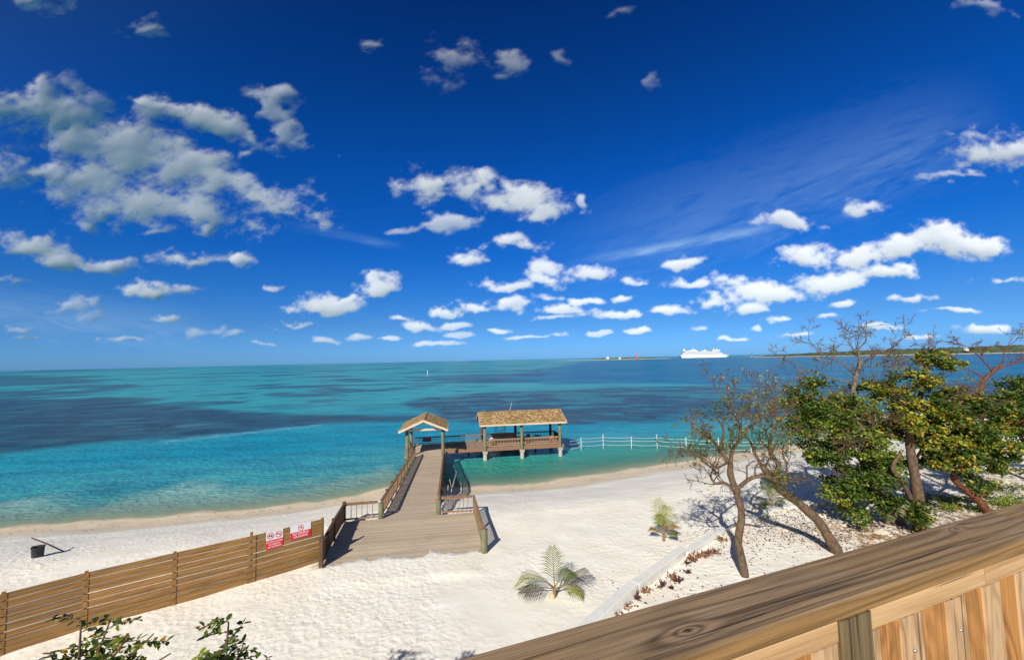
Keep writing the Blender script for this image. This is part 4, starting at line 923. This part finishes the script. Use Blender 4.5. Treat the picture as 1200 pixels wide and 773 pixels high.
# ------------------------------------------------------------------ young palms
def frond(mb_l, mb_s, base, az, L, rise, droop, rnd, colr, cols, flip=False):
    n = 16; pts = []; d0 = Vector((math.cos(az), math.sin(az), 0))
    for i in range(n + 1):
        f = i / n; pts.append(base + d0 * (L * f * (1 - .15 * f)) * math.cos(rise) + Vector((0, 0, L * (math.sin(rise) * f - droop * f * f))))
    mb_s.tube(pts, [.022 * (1 - .8 * i / n) + .003 for i in range(n + 1)], 5)
    for i in range(5, 20):
        f = i / 19; k = min(int(f * n), n - 1); p = pts[k].lerp(pts[k + 1], f * n - k) if f < 1 else pts[-1]
        tg = (pts[k + 1] - pts[k]).normalized(); sd_ = tg.cross(Vector((0, 0, 1)))
        if sd_.length < .15: sd_ = Vector((-d0.y, d0.x, 0))
        sd_.normalize(); l = L * .46 * math.sin(math.pi * (.18 + .72 * f)) * rnd.uniform(.85, 1.1)
        for sg in (-1, 1):
            dv = (tg * (.55 + .5 * f) + sd_ * sg * .85 + Vector((0, 0, -.15))).normalized(); mid = p + dv * l * .5; tip = p + dv * l + Vector((0, 0, -.22 * l)); wv = dv.cross(tg.cross(sd_)).normalized() * .018
            mb_l.add([p - wv * .5, p + wv * .5, mid + wv, tip, mid - wv], [(0, 1, 2, 4), (4, 2, 3)])
            c = Vector(colr) * rnd.uniform(.75, 1.25); cols += [tuple(c) + (1,)] * 5
def palm(px, py, fr, label, seed, sc=1.0, nut=False):
    rnd = random.Random(seed); b = atg(px, py); t = thing('young_palm', label, 'palm', b, 0, 'young palms planted in the sand')
    ml, ms = MB(), MB(); cols = []
    for az, L, rise, droop, c in fr: frond(ml, ms, Vector((rnd.uniform(-.04, .04), rnd.uniform(-.04, .04), .28)), R(az), L * sc, R(rise), droop, rnd, c, cols)
    ms.tube([(0, 0, -.1), (.0, 0, .1), (0, 0, .36)], [.07, .075, .04], 9); ms.build('stem', worn(lin(120, 110, 60), lin(150, 110, 70), 8, .2, .8), t)
    o = ml.build('fronds', M_LEAF, t); a = o.data.color_attributes.new('tint', 'FLOAT_COLOR', 'POINT'); a.data.foreach_set('color', np.array(cols, dtype=np.float32).ravel())
    if nut:
        m = MB(); n_ = 10; m.tube([(-.12, -.1, -.04), (-.11, -.1, .05), (-.10, -.1, .16), (-.09, -.1, .22)], [.09, .13, .10, .02], 10); m.build('coconut', worn(lin(196, 170, 130), lin(214, 190, 150), 6, .3, .9), t)
    return t
G1, G2, G3 = lin(146, 154, 52), lin(96, 112, 44), lin(92, 84, 62)
palm(650, 699, [(172, 2.5, 46, .55, G1), (95, 1.8, 80, .06, G2), (30, 1.7, 50, .45, G2), (340, 1.7, 34, .50, G1), (195, 1.9, 18, .20, G3), (15, 1.9, 28, .12, G3)], 'nearest young palm with spread yellow green fronds and a pale nut at its foot', 3, .88, True)
palm(778, 634, [(110, 1.9, 80, .05, G1), (50, 1.75, 62, .15, G1), (160, 1.2, 50, .5, lin(140, 110, 50)), (20, 1.4, 48, .45, lin(150, 110, 60)), (90, 1.3, 60, .2, G2), (330, 1.0, 40, .45, G2)], 'young coconut palm with upright bright green fronds close to the low wall', 4, .95)
palm(905, 598, [(110, 1.5, 70, .15, G2), (50, 1.5, 60, .3, G2), (170, 1.4, 50, .4, G2), (200, 1.2, 40, .5, G2), (330, 1.2, 50, .5, G2), (10, 1.3, 45, .4, G2)], 'dark green young palm shaded by the leaning tree', 6, 1.0)

# ------------------------------------------------------------------ rosette plants along the wall
PUR = np.array([lin(110, 50, 76), lin(90, 60, 60), lin(130, 84, 64)]); RUST = np.array([lin(166, 112, 80), lin(184, 138, 104), lin(138, 90, 66)])
ros = [(745, 702, 0, .38), (733, 712, 1, .3), (755, 694, 1, .28), (777, 688, 0, .42), (790, 678, 1, .34), (795, 682, 0, .32), (805, 661, 0, .30), (812, 657, 1, .36), (820, 653, 1, .34), (829, 651, 1, .36), (838, 648, 1, .34), (806, 672, 0, .28), (787, 690, 0, .22), (846, 634, 1, .3), (857, 617, 1, .34), (720, 722, 1, .3)]
words = ['at the near end of the wall', 'hugging the foot of the wall', 'beside the wall joint']
used = set()
for i, (px, py, k, h) in enumerate(ros):
    rnd = random.Random(100 + i); b = atg(px, py); t = thing('rosette_plant', ('small purple spiky rosette plant on the sand along the inner side of the low wall' if k == 0 else 'dry rust coloured rosette plant on the sand along the inner side of the low wall'), 'plant', b, 0, 'purple rosette plants' if k == 0 else 'rust coloured rosette plants'); h *= .8
    C = []; D = []
    for j in range(26 if k == 0 else 60):
        a = rnd.uniform(0, 6.28); el = rnd.uniform(.3, 1.3); rr_ = rnd.uniform(0, .05 if k == 0 else .30)
        C.append((rr_ * math.cos(a * 3), rr_ * math.sin(a * 3), rnd.uniform(0.02, .04 if k == 0 else .14))); D.append((math.cos(a) * math.cos(el), math.sin(a) * math.cos(el), math.sin(el)))
    o = leaves(np.array(C), h if k == 0 else h * .45, .045 if k == 0 else .07, 'foliage', t, 0, PUR if k == 0 else RUST, up=0, dirs=np.array(D) * 1.0, rs=np.random.default_rng(i))
# ------------------------------------------------------------------ litter, groundcover, stones
def scatter(n, regs, seed):
    rs = np.random.default_rng(seed); out = []
    for (cx, cy, rx, ry, k) in regs:
        P = rs.normal(size=(k, 2)) * np.array([rx, ry]) * .5 + np.array([cx, cy]); z = ground_np(P[:, 0], P[:, 1])
        z += (fbm(P[:, 0] / 3.2, P[:, 1] / 3.2, 4, 3) - .5) * .16 + (fbm(P[:, 0] / .75, P[:, 1] / .75, 3, 9) - .5) * .045
        out.append(np.stack([P[:, 0], P[:, 1], z + .015], 1))
    return np.concatenate(out)
LIT = np.array([lin(120, 84, 54), lin(150, 110, 70), lin(90, 62, 44), lin(170, 130, 90)])
def W2(px, py): p = atg(px, py); return p.x, p.y
o = leaves(scatter(0, [(*W2(930, 625), 5, 2.5, 700), (*W2(1010, 615), 6, 4, 3200), (*W2(1090, 590), 7, 4, 1800), (*W2(860, 640), 2, 3, 160), (*W2(1150, 575), 7, 5, 1500), (*W2(790, 690), 3, 2, 120)], 5), .10, .06, 'leaf_litter', None, 0, LIT, up=2.5); tag(o, 'scattered dry brown leaf litter on the sand beneath the trees', 'leaf litter', kind='stuff')
gp = scatter(0, [(*W2(1135, 595), 3.5, 1.1, 1100), (*W2(1175, 590), 4, 1.4, 1600), (*W2(1112, 586), 2, .8, 350), (*W2(1192, 575), 3, 2, 900), (*W2(1040, 595), 2, 1, 260)], 9); gp = gp[vn(gp[:, 0] * 1.3, gp[:, 1] * 1.3, 8) > .42]; gp[:, 2] += np.random.default_rng(1).random(len(gp)) * .16
o = leaves(gp, .13, .08, 'ground_cover', None, .05, GREEN, up=.6); tag(o, 'low green creeping ground cover on the sand at right behind the railing', 'ground cover', kind='stuff')
wr = []; rsw = np.random.default_rng(88)
for (ax, ay), (bx, by) in zip(SH[2:-4], SH[3:-3]):
    d = np.array([bx - ax, by - ay]); Ls = np.hypot(*d); nn = np.array([d[1], -d[0]]) / Ls
    for _ in range(int(Ls * 5)):
        f = rsw.random(); o_ = abs(rsw.normal(2.6, 1.4)) + .5; c = np.array([ax, ay]) + d * f + nn * o_
        for _k in range(rsw.integers(1, 4)): wr.append((c[0] + rsw.normal() * .10, c[1] + rsw.normal() * .05))
wr = np.array(wr); wz_s = ground_np(wr[:, 0], wr[:, 1]) + .06
o = leaves(np.stack([wr[:, 0], wr[:, 1], wz_s], 1), .11, .05, 'seaweed', None, 0, LIT * .8, up=2.0, rs=np.random.default_rng(4)); tag(o, 'thin line of dry brown seaweed scraps along the shore', 'seaweed', kind='stuff')
M_ROCK = worn(lin(176, 168, 152), lin(214, 206, 190), 4, .6, .95)
for i in range(46):
    rnd = random.Random(500 + i); px, py = rnd.choice([(rnd.uniform(950, 1050), rnd.uniform(590, 625)), (rnd.uniform(1100, 1190), rnd.uniform(548, 590)), (rnd.uniform(870, 960), rnd.uniform(590, 612))])
    b = atg(px, py); r = rnd.uniform(.12, .34); m = MB(); nu, nv = 10, 6
    sc = (rnd.uniform(.8, 1.3), rnd.uniform(.7, 1.1), rnd.uniform(.4, .7)); vs = []
    for a in range(nv + 1):
        for c in range(nu):
            th = math.pi * a / nv; ph = 2 * math.pi * c / nu; k = r * (1 + .22 * math.sin(3 * ph + i) * math.sin(th) + .15 * math.sin(5 * th + i * 2 + ph))
            vs.append((k * sc[0] * math.sin(th) * math.cos(ph), k * sc[1] * math.sin(th) * math.sin(ph), k * sc[2] * math.cos(th)))
    m.add(vs, [(a * nu + c, (a + 1) * nu + c, (a + 1) * nu + (c + 1) % nu, a * nu + (c + 1) % nu) for a in range(nv) for c in range(nu)], True)
    o = m.build('stone', M_ROCK, None, b); tag(o, 'pale limestone lump lying on the sand among the trees', 'stone', 'pale limestone lumps under the trees')

# ------------------------------------------------------------------ foreground shrubs at the bottom left
def near_shrub(label, tips_px, d, seed, stem_base):
    rnd = random.Random(seed); b = Vector((stem_base[0], stem_base[1], gz(*stem_base))); t = thing('shrub', label, 'shrub', b, 0, None)
    mb = MB(); C = []; D = []
    hub = Vector((b.x, b.y, 0)); 
    top = atd(tips_px[0][0], 800, d); hub = Vector((b.x * .3 + top.x * .7, d, top.z - .6)) 
    mb.tube(smooth_path([b - Vector((0, 0, .2)), Vector((b.x + .1, d - .05, (b.z + hub.z) / 2)), hub]), .05, 8)
    for (px, py, dd_, nleaf) in tips_px:
        tip = atd(px, py, d + dd_); path = smooth_path([hub, hub.lerp(tip, .5) + Vector((0, 0, .1)), tip]); mb.tube(path, [.03 - .022 * i / len(path) for i in range(len(path))], 6)
        for k in range(nleaf):
            a = rnd.uniform(0, 6.28); L = rnd.uniform(.28, .50); p0 = path[-1 - rnd.randint(0, len(path) // 2)]
            dv = Vector((math.cos(a), math.sin(a) * .8, rnd.uniform(-.15, .5))).normalized(); rp = [p0 + dv * L * f + Vector((0, 0, -.22 * L * f * f)) for f in (0, .25, .5, .75, 1)]
            mb.tube(rp, .006, 4, cap=False); sd_ = dv.cross(Vector((0, 0, 1))).normalized()
            for j in range(1, 7):
                f = j / 6; q_ = p0 + dv * L * f + Vector((0, 0, -.22 * L * f * f))
                for sg in (-1, 1): C.append(tuple(q_)); D.append(tuple(dv * .55 + sd_ * sg + Vector((0, 0, -.35))))
            C.append(tuple(rp[-1])); D.append(tuple(dv))
    o1 = mb.build('stem', M_BARK); pal = np.array([lin(54, 78, 26), lin(74, 98, 32), lin(40, 60, 24), lin(100, 116, 44)])
    o2 = leaves(np.array(C), .115, .062, 'foliage', None, .07, pal, up=1.3, dirs=np.array(D), rs=np.random.default_rng(seed)); rebase([o1, o2], t); o1.parent = t; o2.parent = t
near_shrub('leafy shrub with glossy dark leaflets in front of the timber fence, bottom left', [(95, 728, 0, 6), (130, 724, .2, 5), (150, 745, -.1, 7), (75, 760, 0, 7), (180, 742, .1, 5), (110, 775, -.2, 7), (165, 778, -.2, 6), (200, 765, .1, 3), (60, 790, 0, 6)], 6.6, 8, (-6.6, 6.8))
near_shrub('smaller leafy shrub just right of the bottom left shrub', [(268, 728, 0, 7), (262, 760, 0, 7), (285, 755, .1, 5), (245, 778, -.1, 6), (300, 785, 0, 4)], 6.6, 9, (-4.6, 6.7))

# ------------------------------------------------------------------ foreground balcony railing
ZT = 12.5
RA = at(530, 772, ZT); RB = at(1200, 587, ZT); rd = (RB - RA); rd.z = 0; rd.normalize(); ra = math.atan2(rd.y, rd.x); rn = Vector((rd.y, -rd.x, 0))
rail = thing('balcony_railing', 'weathered timber balcony railing with broad grey brown cap board in the right foreground', 'railing', (RA.x, RA.y, ZT), ra)
CW, CT = .142, .038
def px_s(px, py):   # parameter along rail where the view ray meets the inner face plane
    n = rn; p0 = RA + rn * CW; d = ray(px, py); t = (p0 - CAM).dot(n) / d.dot(n); p = CAM + d * t; return (p - RA).dot(rd)
def rbox(m, x0, x1, y0, y1, z0, z1, bev=.004):
    # rounded-edge board along local x, bevelled long edges
    prof = [(y0 + bev, z0), (y1 - bev, z0), (y1, z0 + bev), (y1, z1 - bev), (y1 - bev, z1), (y0 + bev, z1), (y0, z1 - bev), (y0, z0 + bev)]
    n = max(2, int((x1 - x0) / .15)); vs = [(x0 + (x1 - x0) * i / n, y, z) for i in range(n + 1) for y, z in prof]
    m.add(vs, [(i * 8 + j, i * 8 + (j + 1) % 8, (i + 1) * 8 + (j + 1) % 8, (i + 1) * 8 + j) for i in range(n) for j in range(8)] + [tuple(range(8))[::-1], tuple(n * 8 + j for j in range(8))])
def vboard(m, x0, x1, y0, y1, z0, z1, bev=.003):
    prof = [(x0 + bev, y0), (x1 - bev, y0), (x1, y0 + bev), (x1, y1 - bev), (x1 - bev, y1), (x0 + bev, y1), (x0, y1 - bev), (x0, y0 + bev)]
    vs = [(x, y, z) for z in (z0, z1) for x, y in prof]; m.add(vs, [(j, (j + 1) % 8, 8 + (j + 1) % 8, 8 + j) for j in range(8)] + [tuple(range(8))[::-1], tuple(8 + j for j in range(8))])
seam = (at(1153, 598, ZT) - RA).dot(rd)
kn = (at(806, 738, ZT) - RA); kx, ky = kn.dot(rd), kn.dot(-rn)
k2 = (at(1120, 619, ZT) - RA); k2x, k2y = k2.dot(rd), k2.dot(-rn)
M_CAP = wood(lin(64, 48, 34), lin(164, 138, 108), lin(158, 126, 80), 1.0, 0, 9.0, .6, .8, knots=((kx, ky, .014), (k2x, k2y, .010)), altamt=.5, side=lin(158, 124, 80))
m = MB(); rbox(m, -.5, seam - .0015, -CW, 0, -CT, 0, .005); m.build('cap_board', M_CAP, rail)
m = MB(); rbox(m, seam + .0015, 3.2, -CW, 0, -CT, 0, .005); m.build('cap_board', M_CAP, rail)
# local frame: +y points outward (-rn), so inner face is y=-CW
M_PALE = wood(lin(132, 100, 68), lin(208, 180, 144), lin(190, 152, 108), 1.0, 2, 6, .5, .7, altamt=.45, tone=lin(186, 146, 104), along=2.6, knots2=True, sidex=lin(200, 146, 88))
M_PALEH = wood(lin(150, 116, 78), lin(208, 176, 132), lin(186, 150, 108), 1.0, 0, 6, .3, .7, altamt=.4)
M_ORG = wood(lin(130, 66, 20), lin(232, 140, 52), lin(196, 106, 36), 1.0, 2, 8, .3, .6, altamt=.5, along=2.0)
M_POST = wood(lin(74, 62, 44), lin(124, 108, 80), lin(110, 96, 60), 1.0, 2, 10, .4, .75, altamt=.4)
YI = -CW + .008
pa = px_s(988, 745); pb = px_s(1024, 730); sj = px_s(1157, 655)
for x0, x1 in ((-.5, pa - .002), (pb + .002, sj), (sj + .003, 3.1)):
    m = MB(); rbox(m, x0, x1, YI, YI + .04, -CT - .047, -CT - .001); m.build('sub_rail', M_PALEH, rail)
m = MB(); vboard(m, pa, pb, YI - .006, YI + .085, -1.07, -CT - .002); m.build('post', M_POST, rail)
iv = [(888, 917), (958, 986), (1064, 1093), (1119, 1147), (1164, 1190)]
iv = [(px_s(a, 760), px_s(a, 760) + .084) for a, b in iv]; iv.insert(2, (pb + .006, px_s(1038, 745)))
x = iv[0][0] - .165; left = []
while x > -.45: left.append((x, x + .084)); x -= .165
x = iv[-1][0] + .165; right = []
while x < 3.0: right.append((x, x + .084)); x += .165
for a, b in left + iv + right:
    dz = random.uniform(-.002, .002); m = MB(); vboard(m, a, b, YI + .002 + dz, YI + .052 + dz, -1.0, -CT - .049); m.build('baluster', M_PALE, rail)
m = MB(); rbox(m, -.5, 3.1, YI + .002, YI + .040, -1.04, -1.002); m.build('bottom_rail', M_PALEH, rail)
M_SCREW = mat('screw_steel', color=(.45, .44, .42), rough=.35, metal=1.0)
for px, py in ((1078, 768), (1132, 742), (976, 770)):
    s_ = px_s(px, py); m = MB(); m.tube([(s_, YI + .006, -.16), (s_, YI - .002, -.16)], [.0028, .0028], 8); m.build('screw', M_SCREW, rail)
# the balcony floor the photographer stands on
bal = thing('balcony', 'timber balcony floor on posts behind the railing, below the viewer', 'balcony', (RA.x, RA.y, 0), ra)
m = MB(); m.box((1.2, -1.25, ZT - 1.10), (3.4, 2.4, .05)); m.build('floor', M_DECK, bal)
for x in (-.4, 2.8):
    for y in (-.25, -2.3): m = MB(); m.box((x, y, (3.5 + ZT - 1.13) / 2), (.14, .14, ZT - 1.13 - 3.5)); m.build('support_post', M_POST, bal)

# ------------------------------------------------------------------ far shore: island, peninsula, ship, markers
M_FARVEG = worn(lin(46, 66, 40), lin(70, 86, 52), .05, .3, .95)
def m_far(t, b):
    co = t.new('ShaderNodeTexCoord').outputs['Object']; n = t.noise(co, .03, 6, .7); z = t.new('ShaderNodeSeparateXYZ', ins={0: co}).outputs[2]
    c = t.mix(t.rng(n, .35, .65), lin(62, 78, 62), lin(94, 104, 78)); c = t.mix(t.rng(z, 1.2, 2.2, 1, 0), c, lin(206, 196, 172)); t.l.new(c, b.inputs['Base Color'])
M_FARLAND = mat('far_land', m_far, rough=.95, spec=.1)
def landmass(name, prof, dist, depth, seed):
    """low ridge: prof = (px, height m)"""
    xs = np.linspace(prof[0][0], prof[-1][0], 260); hs = np.interp(xs, [p[0] for p in prof], [p[1] for p in prof]); ds = np.interp(xs, [p[0] for p in prof], [p[2] for p in prof])
    K = np.linspace(0, 1, 26); V = []
    for x, h, dd in zip(xs, hs, ds):
        for k in K:
            p = atd(x, 415, dd + depth * k); rise = min(1, (k / .12)) if k < .12 else (1 - ((k - .12) / .88) ** 2 if k > .5 else 1 - (.38 / .88) ** 2 * ((k - .12) / .38) ** 2)
            V.append((p.x, p.y, h * rise))
    V = np.array(V); nz = fbm(V[:, 0] / 14, V[:, 1] / 30, 5, seed); V[:, 2] = np.where(V[:, 2] > .8, V[:, 2] * (.62 + .75 * nz), V[:, 2]); V[:, 2] -= .15
    i = np.arange(len(V)).reshape(len(xs), len(K)); Fq = np.stack([i[:-1, :-1].ravel(), i[1:, :-1].ravel(), i[1:, 1:].ravel(), i[:-1, 1:].ravel()], 1)
    o = npmesh(name, V, Fq, M_FARLAND, smooth=False); tag(o, kind='structure'); return o
landmass('peninsula', [(884, 1.0, 1900), (900, 7, 1850), (930, 10, 1750), (960, 14, 1650), (1010, 17, 1500), (1100, 20, 1350), (1200, 23, 1250), (1400, 26, 1150), (1700, 30, 1100)], 1500, 500, 5)
landmass('island', [(655, .5, 2500), (670, 1.8, 2500), (692, 3, 2500), (700, 9, 2500), (720, 8, 2500), (733, 12, 2500), (745, 10, 2500), (765, 9, 2500), (772, 4, 2500), (786, .8, 2500)], 2500, 90, 15)
def far_building(px, d, w, h, label, roofc, zb=2.0, tower=False):
    p = atd(px, 415, d); t = thing('building', label, 'building', (p.x, p.y, zb)); 
    m = MB(); m.box((0, 0, h / 2), (w, w * .7, h)); m.build('wall', M_WHITE if not tower else mat('coral_wall', color=lin(206, 120, 96)), t)
    m = MB(); m.add([(-w * .6, -w * .42, h), (w * .6, -w * .42, h), (w * .6, w * .42, h), (-w * .6, w * .42, h), (0, 0, h + (w * .45 if not tower else w * 1.2))], [(0, 1, 4), (1, 2, 4), (2, 3, 4), (3, 0, 4), (3, 2, 1, 0)]); m.build('roof', mat('roof', color=roofc, rough=.8), t)
    m = MB()
    for i in (-1, 0, 1): m.box((i * w * .28, -w * .355, h * .55), (w * .12, .3, h * .3))
    m.build('window', M_BLACK, t)
far_building(712, 2480, 13, 12, 'small white building among the trees on the far island', (.7, .7, .7)); far_building(726, 2480, 10, 9, 'white house right of the larger white building on the far island', (.6, .6, .58))
far_building(746, 2480, 9, 20, 'coral coloured tower standing above the trees of the far island', lin(190, 110, 90), tower=True)
far_building(1133, 1330, 9, 9, 'pale house on the far peninsula seen above the trees', (.6, .58, .55), 10)
# cruise ship
M_SHIP = mat('ship_white', color=(.82, .82, .82), rough=.4); M_SWIN = mat('ship_window', color=(.20, .24, .28), rough=.3)
sp_ = atd(825, 415.5, 2700); ship = thing('cruise_ship', 'white multi deck cruise ship sailing on the horizon', 'ship', (sp_.x, sp_.y, 0), R(-6))
m = MB(); outl = [(-148, 16), (-146, 17), (100, 17), (135, 12), (152, 0), (135, -12), (100, -17), (-146, -17), (-148, -16)]
def prism(m, pl, z0, z1, sx=1.0, sh=0): 
    n = len(pl); vs = [(x * sx, y, z0) for x, y in pl] + [(x, y, z1) for x, y in pl]; m.add(vs, [(i, (i + 1) % n, n + (i + 1) % n, n + i) for i in range(n)] + [tuple(range(n))[::-1], tuple(range(n, 2 * n))])
prism(m, outl, -2, 16, .94); m.build('hull', M_SHIP, ship)
for k, (x0, x1) in enumerate(((-140, 118), (-138, 112), (-136, 108), (-134, 102), (-132, 96), (-126, 92), (-120, 84))):
    z = 16 + k * 3.4; m = MB(); m.box(((x0 + x1) / 2, 0, z + 1.0), (x1 - x0, 31, 2.0)); m.build('deck_level', M_SHIP, ship)
    m = MB(); m.box(((x0 + x1) / 2 - 1, 0, z + 2.7), (x1 - x0 - 6, 29, 1.4)); m.build('balcony_row', M_SWIN, ship)
m = MB(); m.box((-70, 0, 43), (60, 26, 5)); m.box((-66, 0, 48), (32, 20, 6)); m.box((70, 0, 43.5), (46, 27, 6)); m.box((0, 0, 41.5), (40, 26, 3)); m.box((-105, 0, 42), (20, 26, 4)); m.build('upper_deck', M_SHIP, ship)
m = MB(); m.tube([(-118, 0, 40), (-122, 0, 56)], [8, 6], 12); m.build('funnel', M_SHIP, ship)
m = MB(); m.tube([(-60, 0, 50), (-60, 0, 60)], [3, 1], 8); m.tube([(62, 0, 46), (60, 0, 60)], [2.5, .8], 8); m.tube([(5, 0, 42), (5, 0, 50)], [5, 5], 12); m.tube([(78, 0, 46), (78, 0, 53)], [4, 3], 12); m.build('mast', M_SHIP, ship)
# channel marker and distant mast
p = at(501, 441, 0); t = thing('channel_marker', 'tiny white pole marker out on the turquoise flats', 'marker', p); s_ = p.y / F
m = MB(); m.cyl((0, 0, -1), .18, 5.0, 8); m.build('pole', M_WHITE, t); m = MB(); m.box((0, 0, 4.4), (.7, .15, .9)); m.build('board', M_WHITE, t)
p = atd(881, 415.5, 2300); t = thing('sailing_boat', 'distant boat with tall thin mast between the cruise ship and the peninsula', 'boat', (p.x, p.y, 0))
m = MB(); m.add([(-9, -2, 2.2), (9, -1.8, 2.6), (12, 0, 3), (9, 1.8, 2.6), (-9, 2, 2.2), (-8, -1.5, -.5), (9, 0, -.5), (-8, 1.5, -.5)], [(0, 1, 2, 3, 4), (0, 5, 6, 1), (1, 6, 2), (2, 6, 3), (3, 6, 7, 4), (4, 7, 5, 0), (5, 7, 6)]); m.build('hull', M_WHITE, t)
m = MB(); m.tube([(0, 0, 2), (0, 0, 30)], [.5, .3], 6); m.build('mast', M_DARKPOST, t)
